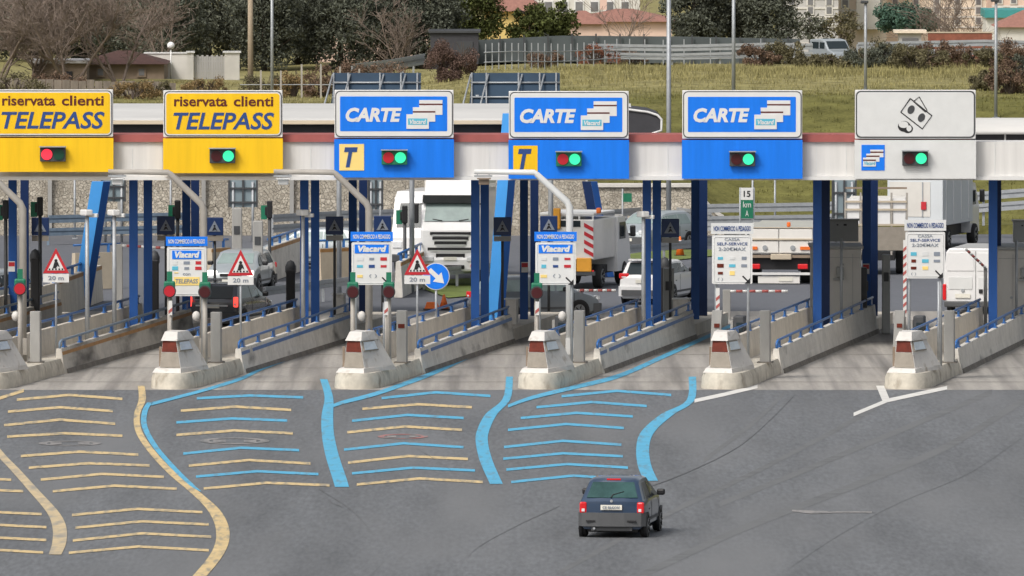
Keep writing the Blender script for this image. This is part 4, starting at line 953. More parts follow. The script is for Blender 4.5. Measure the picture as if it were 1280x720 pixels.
# two ticket machines (dark pairs) seen beneath boards on islands 3,4,5
for k,u in ((3,702),(4,925),(5,1150),(2,497)):
    Y=Y0+12; r=thing('ticket_machine','dark ticket machine below the '+{3:'board before the service truck',4:'left cash board',5:'right cash board',2:'board by the arrow sign'}[k],'ticket machine',(xat(u,0,Y),Y,.38),-ANG,'dark ticket machines')
    b=MB(); b.box(0,0,.62,.34,.6,1.25,bev=.04); b.build('case',M['darkgrey'],r); b=MB(); b.box(.03,-.31,.9,.2,.03,.28); b.build('screen',M['glass'],r); b=MB(); b.box(-.26,.2,.55,.08,.3,1.1); b.build('side_panel',M['postgrey'],r)
# ------------------------------------------------------------------ vehicles
def wheel(parent, x, y, rad, w, out):
    t=MB(); s=1 if out>0 else -1
    t.tube([(x-w/2,y,rad),(x-w/2+.03,y,rad),(x+w/2-.03,y,rad),(x+w/2,y,rad)],[rad*.93,rad,rad,rad*.93],20)
    o=t.build('wheel',M['tyre'],parent)
    b=MB(); b.disc((x+s*(w/2+.004),y,rad),rad*.64,'x',.02,18); b.build('rim',M['rim'],o)
    b=MB()
    for i in range(5):
        a=2*pi*i/5; b.tube([(x+s*(w/2+.016),y+cos(a)*rad*.2,rad+sin(a)*rad*.2),(x+s*(w/2+.016),y+cos(a)*rad*.55,rad+sin(a)*rad*.55)],rad*.07,5)
    b.build('spokes',M['tyre'],o)
def car(label, cat_, loc, rz, sp, paint, group=None, name='parked_car', lit='', plate_rear=True):
    """lofted body; y runs forward, rear at -L/2"""
    r=thing(name,label,cat_,loc,rz,group)
    L,W=sp['L'],sp['W']/2; st=sp['st']; zb=sp['belt']; z0=.20
    def prof(y):
        if y<=st[0][0]: return st[0][1:]
        for a,c in zip(st,st[1:]):
            if a[0]<=y<=c[0]:
                t=(y-a[0])/(c[0]-a[0]); return tuple(lerp(p,q,t) for p,q in zip(a[1:],c[1:]))
        return st[-1][1:]
    def ring(y):
        zt,wm,wt=prof(y); w=W*wm; b=min(zb+.0*y,zt-.05); top=W*wt
        if zt-b<.12: top=w*.93
        return [(w*.86,z0),(w*.975,z0+.09),(w,z0+.24),(w*1.0,b-.2),(w*.975,b),(lerp(w*.975,top,.92),zt-.05),(top*.86,zt),(top*.4,zt+.012)]
    def bow(x,y):
        k=.13*abs(x/W)**3; e=ss((abs(y)-L*.18)/(L*.32))
        return y-k*e if y>0 else y+k*e
    b=MB(); rings=[]
    dense=[]
    for a,c in zip(st,st[1:]):
        n=max(1,int((c[0]-a[0])/.22)); dense+=[lerp(a[0],c[0],i/n) for i in range(n)]
    dense.append(st[-1][0])
    for y in dense:
        h=ring(y); rings.append([(-x,bow(x,y),z) for x,z in h]+[(x,bow(x,y),z) for x,z in reversed(h)])
    n=len(rings[0]); vs=[p for q in rings for p in q]; fs=[]
    for i in range(len(rings)-1):
        for j in range(n): fs.append((i*n+j,i*n+(j+1)%n,(i+1)*n+(j+1)%n,(i+1)*n+j))
    b.add(vs,fs,True); o=len(rings)-1
    b.add(rings[0],[tuple(range(n))]); b.add(rings[-1],[tuple(range(n))])
    body=b.build('body',paint,r)
    bm=bmesh.new(); bm.from_mesh(body.data); bmesh.ops.remove_doubles(bm,verts=bm.verts,dist=.0005); bmesh.ops.recalc_face_normals(bm,faces=bm.faces); bm.to_mesh(body.data); bm.free()
    body.data.set_sharp_from_angle(angle=R(32))
    # end windows follow the sloping surface
    def endwin(y0,y1,name,m,f0=.1,f1=.92,inset=.80):
        ya,yb=lerp(y0,y1,f0),lerp(y0,y1,f1); pa,pb=prof(ya),prof(yb)
        s=1 if pb[0]<pa[0] else -1
        d=Vector((0,(yb-ya),(pb[0]-pa[0]))); nrm=Vector((0,-d.z,d.y)).normalized(); 
        if nrm.z<0: nrm=-nrm
        def wid(p): return min(W*p[2]*.88, W*p[1]*.92)*1
        wa,wb=wid(pa)*inset/.80*.97,wid(pb)*inset/.80*.95
        a=[Vector((-wa,ya,pa[0])),Vector((wa,ya,pa[0])),Vector((wb,yb,pb[0])),Vector((-wb,yb,pb[0]))]
        b=MB(); nn=8; lo=[];hi=[]
        for i in range(nn+1):
            f=i/nn; p=a[0].lerp(a[1],f); q=a[3].lerp(a[2],f)
            p.y=bow(p.x,p.y); q.y=bow(q.x,q.y); lo.append((p-nrm*.02,p+nrm*.018)); hi.append((q-nrm*.02,q+nrm*.018))
        vs=[];fs=[]
        for (p0,p1),(q0,q1) in zip(lo,hi): vs+=[p0,p1,q1,q0]
        for i in range(nn):
            for j in range(4): fs.append((i*4+j,i*4+(j+1)%4,i*4+4+(j+1)%4,i*4+4+j))
        fs+=[(0,1,2,3),(nn*4+3,nn*4+2,nn*4+1,nn*4)]
        b.add(vs,fs,True); o=b.build(name,m,r); o.data.set_sharp_from_angle(angle=R(40)); return o
    gm=sp.get('glass',M['glass'])
    rw=endwin(sp['rear'][0],sp['rear'][1],'rear_window',sp.get('rglass',gm),.05,.93)
    endwin(sp['wind'][0],sp['wind'][1],'windscreen',sp.get('wglass',gm),.06,.94)
    for s in (-1,1):
        for ya,yb,yc,yd in sp['side']:      # bottom rear, bottom front, top front, top rear
            pts=[]
            for y,f in ((ya,.10),(yb,.10),(yc,.86),(yd,.86)):
                zt,wm,wt=prof(y); w=W*wm; b_=min(zb,zt-.05); x=lerp(w*.975,W*wt,.92*f if True else f); z=lerp(b_,zt-.05,f); pts.append((s*(x+.012),y,z))
            q=[(p[0]-s*.03,p[1],p[2]) for p in pts]; b=MB(); b.hexa(q,pts); b.build('side_window',gm,r)
        b=MB()
        for ya,yb,yc,yd in sp['side'][:1]:
            b.box(s*(W+.004),(ya+yb)/2,zb-.22,.012,.16,.03)
        b.build('door_handle',M['darkgrey'],r)
        for yy in (sp['side'][0][1]+.03, sp['side'][-1][1]-.02):
            b=MB(); b.box(s*(W+.001),yy,(zb+.34)/2,.008,.014,zb-.40); b.build('door_seam',M['black'],r)
        my=sp['wind'][0]-.55
        b=MB(); b.box(s*(W+.10),my,zb+.10,.20,.12,.15,bev=.04); b.build('wing_mirror',M['black'] if sp.get('mir') is None else sp['mir'],r)
        b=MB(); b.box(s*(W+.003),0,.42,.02,L*.46,.07); b.build('side_moulding',M['bumper'],r)
        for y in sp['axles']:
            b=MB(); b.disc((s*(W-.02),y,sp['rad']),sp['rad']+.05,'x',.07,22); b.build('wheel_arch',M['black'],r)
            wheel(r,s*(W-.075),y,sp['rad'],.18,s)
    ry=-L/2; 
    hb=sp['bump']
    for nm,yy,sg in (('rear_bumper',ry,-1),('front_bumper',L/2,1)):
        b=MB(); we=W*.985
        pts=[(-we,yy-sg*.34),(-we,yy-sg*.12),(-we*.88,yy-sg*.01),(-we*.4,yy+sg*.06),(we*.4,yy+sg*.06),(we*.88,yy-sg*.01),(we,yy-sg*.12),(we,yy-sg*.34)]
        b.prism([(x*1.02,y) for x,y in pts],'z',hb[0],hb[1]); b.build(nm,sp.get('bm',M['bumper']),r)
    for s in (-1,1):
        tx,tz,tw,th=sp['tail']; 
        b=MB(); b.box(s*tx,bow(tx,prof_y(st,tz,True))-.012,tz,tw,.11,th,rz=-s*.18,bev=.035); o=b.build('tail_light',M['taillit'] if 'r' in lit else M['tail'],r)
        b=MB(); b.box(s*(tx-.01),bow(tx,prof_y(st,tz,True))-.07,tz-th*.22,tw*.42,.02,th*.25); b.build('reversing_lens',M['lampw'],o)
        hx,hz_,hw,hh=sp['head']
        b=MB(); b.box(s*hx,bow(hx,prof_y(st,hz_,False))-.03,hz_,hw,.16,hh,bev=.05); b.build('head_light',M['headlit'] if 'f' in lit else M['lampw'],r)
    pz=sp['plate']; b=MB(); yy=prof_y(st,pz,True)
    b.box(0,yy-.03 if pz>hb[1] else ry-.075,pz,.52,.03,.12); pl=b.build('number_plate',M['plate'],r)
    b=MB(); b.box(0,L/2+.07,.45,.52,.03,.11); b.build('number_plate',M['plate'],r)
    b=MB(); b.box(0,L/2-.02+.02,.66 if zb>.8 else .6,.7,.06,.09); b.build('grille',M['black'],r)
    b=MB(); b.box(0,0,.2,W*1.5,L*.86,.16); b.build('underbody',M['black'],r)
    return r, prof
def prof_y(st,z,rear):
    ys=st if rear else list(reversed(st))
    if z<=ys[0][1]: return ys[0][0]
    for a,c in zip(ys,ys[1:]):
        if (a[1]-z)*(c[1]-z)<=0 and a[1]!=c[1]: return lerp(a[0],c[0],(z-a[1])/(c[1]-a[1]))
    return ys[0][0]
# stations: y, roof height, body width factor, roof width factor
def spec_small():
    return dict(L=3.43,W=1.63,belt=.88,rad=.275,bump=(.27,.60),axles=(-1.18,1.17),tail=(.70,.72,.17,.27),head=(.56,.68,.30,.20),plate=.73,
      st=[(-1.715,.60,.93,.9),(-1.70,.86,.955,.88),(-1.63,.93,.97,.90),(-1.30,1.34,.985,.72),(-1.12,1.40,1,.715),(-.6,1.425,1,.725),(.1,1.41,1,.725),(.40,1.34,1,.72),(1.10,.97,1,.86),(1.35,.90,.985,.9),(1.62,.76,.95,.9),(1.715,.58,.90,.9)],
      rear=(-1.63,-1.30),wind=(1.10,.40),side=[(-1.26,-.45,-.45,-1.02),(-.38,.95,.42,-.38)],rglass=M['glassgreen'],glass=M['glass'])
def spec_hatch(L=4.35,W=1.8,H_=1.45,belt=.95):
    return dict(L=L,W=W,belt=belt,rad=.32,bump=(.22,.55),axles=(-L/2+.85,L/2-.88),tail=(W/2-.17,.86,.28,.20),head=(W/2-.26,.72,.34,.18),plate=.74,
      st=[(-L/2,.60,.93,.9),(-L/2+.02,.90,.96,.88),(-L/2+.12,1.00,.97,.84),(-L/2+.55,H_-.06,.985,.78),(-L/2+.75,H_-.01,1,.78),(-L/2+1.6,H_,1,.79),(.25,H_-.02,1,.78),(.5,H_-.08,1,.76),(1.25,1.0,1,.86),(L/2-.35,.86,.98,.9),(L/2-.06,.72,.94,.9),(L/2,.55,.90,.9)],
      rear=(-L/2+.12,-L/2+.55),wind=(1.25,.5),side=[(-L/2+.62,-.55,-.55,-L/2+.85),(-.48,.38,.38,-.48),(.45,1.10,.56,.45)])
HD=-ANG
r,pf=car('small dark blue hatchback with grey bumper driving alone on the open asphalt','car',Vector((0,0,0)),HD,spec_small(),M['carblue'],name='hatchback_car')
Yc=gr(640,671).y; c=Vector((xat(766.5,0,Yc),Yc,0)); d=Vector((sin(ANG),cos(ANG),0)); r.location=c+d*1.42+Vector((0,0,0))
b=MB(); b.tube([(-.02,-1.64,.96),(.02,-1.58,1.03),(.28,-1.51,1.10)],.014,5); b.build('wiper',M['black'],r)
b=MB(); b.box(0,-1.25,1.385,.34,.05,.035); b.build('brake_lamp',M['tail'],r)
b=MB(); b.disc((0,-1.715,.885),.035,'y',.02,12); b.build('badge',M['galv'],r)
text('CE 864XW',-.21,.21,.695,.765,-1.77,M['txtgrey'],r,bold=.02)
for s in (-1,1):
    b=MB(); b.box(s*.5,-1.765,.40,.22,.03,.035); b.build('bumper_slot',M['black'],r)
b=MB(); b.tube([(-.42,-1.74,.22),(-.42,-1.5,.22)],.03,8); b.build('exhaust_pipe',M['galv'],r)
b=MB(); b.box(0,-1.62,.21,1.0,.12,.09); b.build('sill_bar',M['bumper'],r)  # plain grey bar below the rear bumper
for s in (-.26,.26):
    b=MB(); b.box(s*1.25,-.55,.92,.34,.12,.56,bev=.05); b.build('seat_back',M['darkgrey'],r)

def place(u,v,z=0): return gr(u,v,z)
# white hatchback
Y=415.5; c=Vector((xat(803,0,Y)+.1,Y,0))
s=spec_hatch(4.45,1.80,1.50,1.02); s['bump']=(.28,.62); s['bm']=M['gwhite']; s['tail']=(.72,.98,.34,.18); s['plate']=.80; s['glass']=M['glass']
r,_=car('white hatchback seen from behind between the blue columns right of centre','car',c+Vector((.5,2.0,0)),-ANG-R(7),s,M['gwhite'],'cars in the lanes behind the canopy')
b=MB(); b.box(0,-2.29,.40,1.5,.05,.2); b.build('lower_valance',M['bumper'],r)
b=MB(); b.box(0,-1.70,1.53,1.25,.30,.05); b.build('roof_spoiler',M['gwhite'],r)
b=MB(); b.box(0,-2.27,.82,.10,.03,.06); b.build('badge',M['galv'],r)
# dark estate braking in the striped-board lane
Y=396.5; s=spec_hatch(4.5,1.78,1.50,.98); s['tail']=(.79,.92,.15,.34); s['plate']=.78; s['glass']=M['glasspale']; s['rglass']=M['glass']
r,_=car('dark estate car with lit brake lights behind the yellow striped board','car',Vector((xat(275,0,Y)+.3,Y+2.25,0)),-ANG-R(7),s,M['cardark'],'cars in the lanes behind the canopy',lit='r')
b=MB(); b.box(0,-2.26,.80,1.1,.05,.05); b.build('chrome_bar',M['lampw'],r)
for q in (-.6,.6):
    b=MB(); b.tube([(q,-1.6,1.52),(q,-1.4,1.57),(q,.2,1.57),(q,.4,1.50)],.025,6); b.build('roof_rail',M['galv'],r)
# dark grey car side-on in lane three
Y=404; s=spec_hatch(4.3,1.75,1.50,.95); s['glass']=M['glasspale']
car('dark grey car seen from its side behind the board before the service truck','car',Vector((xat(668,0,Y),Y,0)),-R(66),s,M['cargrey'],'cars in the lanes behind the canopy')
# silver car facing, headlights lit
Y=424; s=spec_hatch(4.3,1.78,1.46,.93); s['wglass']=M['glasspale']; s['head']=(.66,.72,.36,.2)
car('silver car facing the camera with lit headlights behind a red triangle sign','car',Vector((xat(300,0,Y),Y+2,.0)),pi-R(10),s,M['carsilver'],'cars in the lanes behind the canopy',lit='f')
# silver people carrier left side-on
Y=446; s=spec_hatch(4.3,1.75,1.50,.95); s['glass']=M['glasspale']; s['wglass']=M['glasspale']
car('silver car side-on in front of the stone wall behind a blue column pair','car',Vector((xat(396,0,Y),Y,0)),R(72),s,M['carsilver'],'cars on the road beyond the tolls')
# silver car facing left on the road
Y=461; s=spec_hatch(4.2,1.75,1.48,.93); s['glass']=M['glasspale']; s['wglass']=M['glasspale']
car('silver car heading left behind the tall camera pole before the guardrails','car',Vector((xat(818,0,Y),Y+2,0)),R(150),s,M['carsilver'],'cars on the road beyond the tolls')
# grey car cut by the left edge
Y=408; s=spec_hatch(4.4,1.78,1.5,.95)
car('pale grey car cut off by the left photo edge behind a blue column','car',Vector((xat(-18,0,Y),Y,0)),pi-R(30),s,M['carsilver'],'cars in the lanes behind the canopy')

# white articulated lorry
def box(parent,name,m,cx,cy,cz,sx,sy,sz,bev=0): b=MB(); b.box(cx,cy,cz,sx,sy,sz,bev=bev); return b.build(name,m,parent)
Y=430; xc=xat(571,0,Y); q=Y/FPX
Zl=lambda v: zat(v,Y)
r=thing('white_lorry','white lorry facing the camera beneath the leftmost CARTE sign','lorry',(xat(563,0,Y),Y,0),-R(3)); W2=1.24; r.scale=(.86,1,1)
prof=[(0,.55),(-.06,1.2),(-.04,2.0),(.10,2.32),(.55,3.06),(.62,3.2),(2.2,3.3),(2.2,.55)]
b=MB(); b.prism(prof,'x',-W2,W2); o=b.build('cab',M['gwhite'],r); 
mod=o.modifiers.new('bevel','BEVEL'); mod.width=.08; mod.segments=3
b=MB(); b.hexa([(-W2+.12,.30,3.22),(W2-.12,.30,3.22),(W2-.12,2.2,3.22),(-W2+.12,2.2,3.22)],[(-W2+.2,.95,3.92),(W2-.2,.95,3.92),(W2-.2,2.2,3.98),(-W2+.2,2.2,3.98)]); b.build('roof_deflector',M['gwhite'],r)
b=MB(); b.hexa([(-W2+.05,.28,2.98),(W2-.05,.28,2.98),(W2-.05,.6,2.98),(-W2+.05,.6,2.98)],[(-W2+.08,.16,3.26),(W2-.08,.16,3.26),(W2-.08,.62,3.26),(-W2+.08,.62,3.26)]); b.build('sun_visor',M['darkgrey'],r)
b=MB(); b.hexa([(-W2+.14,.06,2.34),(W2-.14,.06,2.34),(W2-.14,.2,2.34),(-W2+.14,.2,2.34)],[(-W2+.2,.455,2.96),(W2-.2,.455,2.96),(W2-.2,.6,2.96),(-W2+.2,.6,2.96)]); b.build('windscreen',M['glasspale'],r)
for z,w in ((1.90,1.7),(1.72,1.5),(1.55,1.35),(1.34,1.9),(1.10,1.2),(.90,1.1)):
    o=box(r,'grille_slot',M['black'],0,-.05,z,w,.06,.10 if z>1.2 else .14)
    tp=box(r,'grille_bar',M['greywhite'],0,-.085,z-.065,w*.9,.05,.03)
box(r,'bumper',M['gwhite'],0,-.05,.78,2.46,.3,.5,.08); box(r,'lower_grille',M['black'],0,-.10,.70,1.2,.3,.14,.03)
box(r,'number_plate',M['plate'],0,-.22,1.0,.55,.03,.12)
for s in (-1,1):
    box(r,'head_light',M['lampw'],s*.92,-.14,.98,.46,.2,.2,.04); box(r,'indicator',M['orange'],s*.95,-.22,.75,.2,.05,.1,.02)
    box(r,'mirror',M['black'],s*1.42,-.05,2.62,.20,.12,.72,.05); box(r,'mirror_arm',M['darkgrey'],s*1.3,.1,2.95,.3,.05,.05)
    wheel(r,s*1.05,1.0,.5,.32,s); wheel(r,s*1.05,5.5,.5,.32,s)
    b=MB(); b.tube([(s*.35,.05,2.35),(s*.75,.10,2.40)],.02,5); b.build('wiper',M['black'],r)
    box(r,'step_well',M['darkgrey'],s*1.2,1.0,.75,.08,.9,.4)
box(r,'trailer',M['cream'],0,6.4,2.45,2.5,8,2.9,.05); box(r,'chassis',M['black'],0,5,.75,1.0,9,.3)
# white high van beside the lorry
Y=441; r=thing('white_van','tall white van close behind the left side of the white lorry cab','van',(xat(520,0,Y),Y,0),-R(12))
b=MB(); b.prism([(0,.4),(0,1.3),(.25,1.6),(.7,2.75),(1.1,2.98),(5.2,2.98),(5.3,.4)],'x',-.95,.95); b.build('body',M['gwhite'],r); 
b=MB(); b.hexa([(-.8,.26,1.68),(.8,.26,1.68),(.8,.4,1.68),(-.8,.4,1.68)],[(-.72,.62,2.56),(.72,.62,2.56),(.72,.8,2.56),(-.72,.8,2.56)]); b.build('windscreen',M['glass'],r)
for s in (-1,1):
    box(r,'side_window',M['glass'],s*.955,1.25,1.95,.02,.8,.6); box(r,'head_light',M['lampw'],s*.7,-.01,1.05,.35,.06,.25,.02); wheel(r,s*.85,.9,.34,.22,s); wheel(r,s*.85,4.3,.34,.22,s)
box(r,'bumper',M['darkgrey'],0,-.04,.55,1.9,.12,.3,.04)
# service truck with chevrons
Y=428; q=Y/FPX; r=thing('service_truck','white service truck with red chevrons and orange beacon behind information board','truck',(xat(712,0,Y),Y,0),-R(14))
Zl=lambda v: zat(v,Y)
box(r,'cargo_body',M['cream'],-.1,1.6,1.75,2.0,3.2,1.45,.04); box(r,'roof_rack',M['white'],-.1,1.6,2.66,2.0,3.2,.10,.03)
for x in (-1.05,-.35,.35,.85): box(r,'rack_post',M['white'],x,0.05,2.55,.06,.06,.2)
box(r,'roof_window',M['glass'],-.2,-.012,2.32,1.2,.02,.22)
b=MB(); b.box(.72,-.03,1.75,.34,.05,1.35); ch=b.build('chevron_board',M['white'],r)
b=MB(); z=1.14
while z<2.3: b.prism([(.55,z+.18),(.89,z),(.89,z+.14),(.55,z+.32)],'y',-.075,-.056); z+=.3
b.build('chevron_bands',M['red'],ch)
box(r,'amber_panel',M['amber'],.55,-.06,.86,.55,.1,.5,.03); box(r,'beacon_post',M['amber'],-.45,-.05,2.5,.26,.16,.75,.04)
box(r,'beacon',M['orange'],.95,.5,2.78,.16,.16,.2,.04)
b=MB(); b.prism([(3.25,.5),(3.25,2.45),(4.3,2.45),(5.1,1.6),(5.25,.9),(5.25,.5)],'x',-.98,.98); b.build('cab',M['gwhite'],r)
for s in (-1,1):
    box(r,'cab_window',M['glass'],s*.985,4.0,1.95,.02,.9,.6); box(r,'mirror',M['black'],s*1.2,4.7,1.9,.2,.12,.4,.04)
    wheel(r,s*.85,.9,.42,.3,s); wheel(r,s*.85,4.3,.42,.3,s); box(r,'tail_light',M['tail'],s*.8,-.03,.62,.2,.05,.1)
box(r,'rear_bumper',M['darkgrey'],0,-.02,.55,1.9,.12,.14); box(r,'chassis',M['black'],0,2.2,.6,1.2,4.4,.3)
# flatbed lorry rear
Y=432; q=Y/FPX; Zl=lambda v: zat(v,Y); xc=xat(974,0,Y)
r=thing('flatbed_lorry','white flatbed lorry seen from the rear left of the grey booth','lorry',(xc,Y,0),-R(4)); w=1.25
box(r,'load_bed',M['gwhite'],0,3.0,(Zl(285)+Zl(318))/2,2.44,6,Zl(285)-Zl(318)-.02)
for z0,z1 in ((300,286),(316.5,301)):
    for s in (-1,1): box(r,'tailgate',M['cream'],s*.615,-.05,(Zl(z0)+Zl(z1))/2,1.2,.08,Zl(z1)-Zl(z0)-.02,.02)
box(r,'tailgate_rib',M['tan'],0,-.10,Zl(299),2.46,.06,.06); box(r,'top_edge',M['tan'],0,-.03,Zl(284.6),2.46,.14,.03)
for s in (-1,1):
    box(r,'reflector',M['orange'],s*.98,-.12,Zl(310),.42,.05,.11); box(r,'tail_light',M['tail'],s*.86,-.02,Zl(333),.36,.1,.18,.03); b=MB(); b.disc((s*.5,-.12,Zl(309.5)),.09,'y',.04,12); b.build('round_mark',M['galv'],r)
    wheel(r,s*1.0,1.2,.48,.5,s); wheel(r,s*1.0,2.4,.48,.5,s); box(r,'mudguard',M['black'],s*.95,.45,.75,.55,.06,.6)
box(r,'bed_frame',M['plasterbrown'],0,.2,Zl(320.5),2.3,.5,.10); box(r,'winch_housing',M['tan'],.08,-.05,Zl(321),.75,.2,.2,.03)
box(r,'rear_beam',M['black'],0,.3,Zl(330),2.1,.3,.42); box(r,'underrun_bar',M['white'],0,-.1,Zl(342),2.5,.1,.09); box(r,'rear_apron',M['cream'],.0,-.06,Zl(349.5),1.5,.05,.26); box(r,'number_plate',M['plate'],.25,-.10,Zl(349),.5,.03,.14)
box(r,'chassis',M['black'],0,4,.8,1.0,7,.3); box(r,'cab',M['gwhite'],0,7.4,1.28,2.2,1.9,1.4,.1)
b=MB(); b.box(.35,0,Zl(284)+.1,.14,.1,.18,bev=.04); b.build('beacon',M['orange'],r)
# stake bed trailer and box truck
Y=440; Zl=lambda v: zat(v,Y); x0,x1=xat(1057,0,Y),xat(1134,0,Y); w=x1-x0
r=thing('stake_trailer','white panelled stake trailer behind the grey cabinet and booth','trailer',((x0+x1)/2,Y,0),-R(3))
zt_,zm,zb=Zl(234),Zl(281),Zl(312)
for i in range(5): box(r,'stake_post',M['polegrey'],-w/2+w*i/4,0,(zt_+zb)/2-.2,.07,.07,zt_-zb)
for v in (235,252,262,281): box(r,'stake_rail',M['plasterbrown'] if v==235 else M['tan'],0,-.045,Zl(v),w,.02,.07)
for i in range(4):
    for a,c in ((248,261),(263,280)): box(r,'side_board',M['gwhite'],-w/2+w*(i+.5)/4,.03,(Zl(a)+Zl(c))/2,w/4-.1,.03,Zl(a)-Zl(c))
box(r,'load_cover',M['plasterwhite'],0,2.2,(Zl(250)+zm)/2,w-.2,4.2,Zl(250)-zm); box(r,'tail_board',M['tangrey'],0,.0,(zm+zb)/2-.05,w,.10,zm-zb-.05); box(r,'chassis',M['black'],0,2,zb-.25,w*.6,4,.3)
for s in (-1,1): wheel(r,s*w*.38,1,.45,.3,s); wheel(r,s*w*.38,3,.45,.3,s)
Y=462; Zl=lambda v: zat(v,Y); xc=xat(1141,0,Y)
r=thing('box_truck','pale grey box truck beyond the right cash board, its cab turned right','truck',(xc+.1,Y,0),-R(15)); top=Zl(221)
box(r,'cargo_box',mat('box_truck_panel',(.60,.63,.65),.45,var=.06,scale=1),0,2.6,(top+.95)/2,2.2,5.2,top-.95,.03)
box(r,'rear_door',M['plasterwhite'],-.2,-.012,(top+1.1)/2,1.6,.02,top-1.5); box(r,'door_bar',M['galv'],.3,-.035,(top+1.1)/2,.04,.03,top-1.5)
box(r,'hatch',M['black'],-.75,-.03,Zl(257),.3,.06,.3); box(r,'door_lamp',M['red'],.35,-.05,Zl(257),.2,.06,.3)
for y in (.5,1.8,3.1,4.4): box(r,'side_rib',M['greywhite'],1.115,y,(top+1)/2,.03,.05,top-1.2)
b=MB(); b.prism([(5.35,.5),(5.35,2.5),(6.3,2.4),(6.9,1.55),(7.0,.5)],'x',-.95,.95); b.build('cab',M['gwhite'],r)
box(r,'cab_window',M['glass'],.955,5.95,1.85,.02,.8,.55); box(r,'mirror',M['black'],1.15,6.6,1.9,.2,.12,.5,.04); box(r,'chassis',M['black'],0,3,.65,1.2,6,.4)
for s in (-1,1): wheel(r,s*.92,1.2,.42,.3,s); wheel(r,s*.92,5.9,.42,.3,s)
box(r,'rear_bumper',M['darkgrey'],0,-.05,.6,2.1,.1,.16)
# panel van rear
Y=408; Zl=lambda v: zat(v,Y); r=thing('panel_van','white panel van seen from behind at right, left of the edge booth','van',(xat(1214,0,Y)+.05,Y,0),-R(10)); w=.99
b=MB(); 
prof=[(-.93,.30),(-.99,.7),(-.99,1.2),(-.90,2.1),(-.80,2.24),(.80,2.24),(.90,2.1),(.99,1.2),(.99,.7),(.93,.30)]
b.prism(prof,'y',0,4.4); o=b.build('body',M['gwhite'],r); mod=o.modifiers.new('bevel','BEVEL'); mod.width=.05; mod.segments=2
b=MB(); b.prism([(4.42,.35),(4.42,2.1),(4.8,1.95),(5.5,1.2),(5.9,.95),(5.95,.35)],'x',-.9,.9); b.build('bonnet',M['gwhite'],r)
box(r,'door_seam',M['darkgrey'],.12,-.004,1.25,.015,.012,1.8)
for s,xx,ww in ((-1,-.40,.92),(1,.52,.72)):
    box(r,'rear_door',M['gwhite'],xx,-.012,1.78,ww,.02,.62,.01); box(r,'door_swage',M['greywhite'],xx,-.012,1.05,ww-.1,.02,.42,.01)
box(r,'handle',M['black'],.30,-.03,.78,.13,.05,.14,.02); box(r,'number_plate',M['plate'],-.32,-.03,.62,.52,.03,.14); 
b=MB(); b.disc((-.32,-.02,.80),.06,'y',.03,14); b.build('badge',M['galv'],r)
box(r,'lettering_strip',M['galv'],-.3,-.016,1.95,.34,.01,.06)
for s in (-1,1): box(r,'tail_light',M['tail'],s*.95,-.02,.75,.12,.08,.55,.03); wheel(r,s*.86,1.0,.34,.22,s); wheel(r,s*.86,4.7,.34,.22,s)
box(r,'rear_bumper',M['bumper'],0,-.05,.34,1.9,.12,.2,.04)
# white van on the upper road
Y=566; z=hz(xat(1041,0,566),566)+.125; r=thing('small_van','small silver van on the upper road above the banknote sign','van',(xat(1041,0,Y),Y,z),pi+R(24)); r.scale=(.74,.74,.74)
b=MB(); b.prism([(-1.9,.3),(-1.95,.9),(-1.75,1.55),(-.4,1.62),(.3,1.55),(.95,.95),(1.7,.8),(1.85,.3)],'x',-.8,.8); o=b.build('body',M['carsilver'],r); mod=o.modifiers.new('bevel','BEVEL'); mod.width=.07; mod.segments=2
for s in (-1,1):
    box(r,'side_window',M['glass'],s*.805,-.9,1.2,.02,1.0,.42); box(r,'side_window',M['glass'],s*.805,.12,1.2,.02,.7,.4); wheel(r,s*.74,-1.2,.29,.18,s); wheel(r,s*.74,1.2,.29,.18,s)
b=MB(); b.hexa([(-.66,.42,1.48),(.66,.42,1.48),(.66,.4,1.4),(-.66,.4,1.4)],[(-.7,.92,1.02),(.7,.92,1.02),(.7,.86,.98),(-.7,.86,.98)]); b.build('windscreen',M['glass'],r)

# ------------------------------------------------------------------ roadside things beyond the tolls
def cone(u,v,Yh,lab,hgt=.75):
    p=gr(u,v); r=thing('traffic_cone',lab,'traffic cone',p,0,'orange traffic cones')
    b=MB(); b.tube([(0,0,.04),(0,0,hgt)],[.17,.03],14); b.build('cone',M['orange'],r)
    for a,c in ((.32,.48),(.66,.80)):
        b=MB(); b.tube([(0,0,hgt*a),(0,0,hgt*c)],[.172-.14*a,.172-.14*c],14); b.build('white_band',M['white'],r)
    b=MB(); b.box(0,0,.02,.42,.42,.04); b.build('foot',M['black'],r)
cone(555,387,0,'orange and white cone on the road behind the blue arrow sign',.52)
cone(327,356,0,'orange and white cone beside the lit silver car',.6); cone(850,320,0,'orange cone at the guardrail above the white hatchback')
r=thing('orange_barrel','low orange plastic barrier block beside the striped cone','barrier block',gr(540,387)); b=MB(); b.hexa([(-.27,-.2,0),(.27,-.2,0),(.27,.2,0),(-.27,.2,0)],[(-.18,-.1,.26),(.18,-.1,.26),(.18,.1,.26),(-.18,.1,.26)]); b.build('block',M['orange'],r); box(r,'foot',M['darkgrey'],0,0,.02,.6,.5,.04)
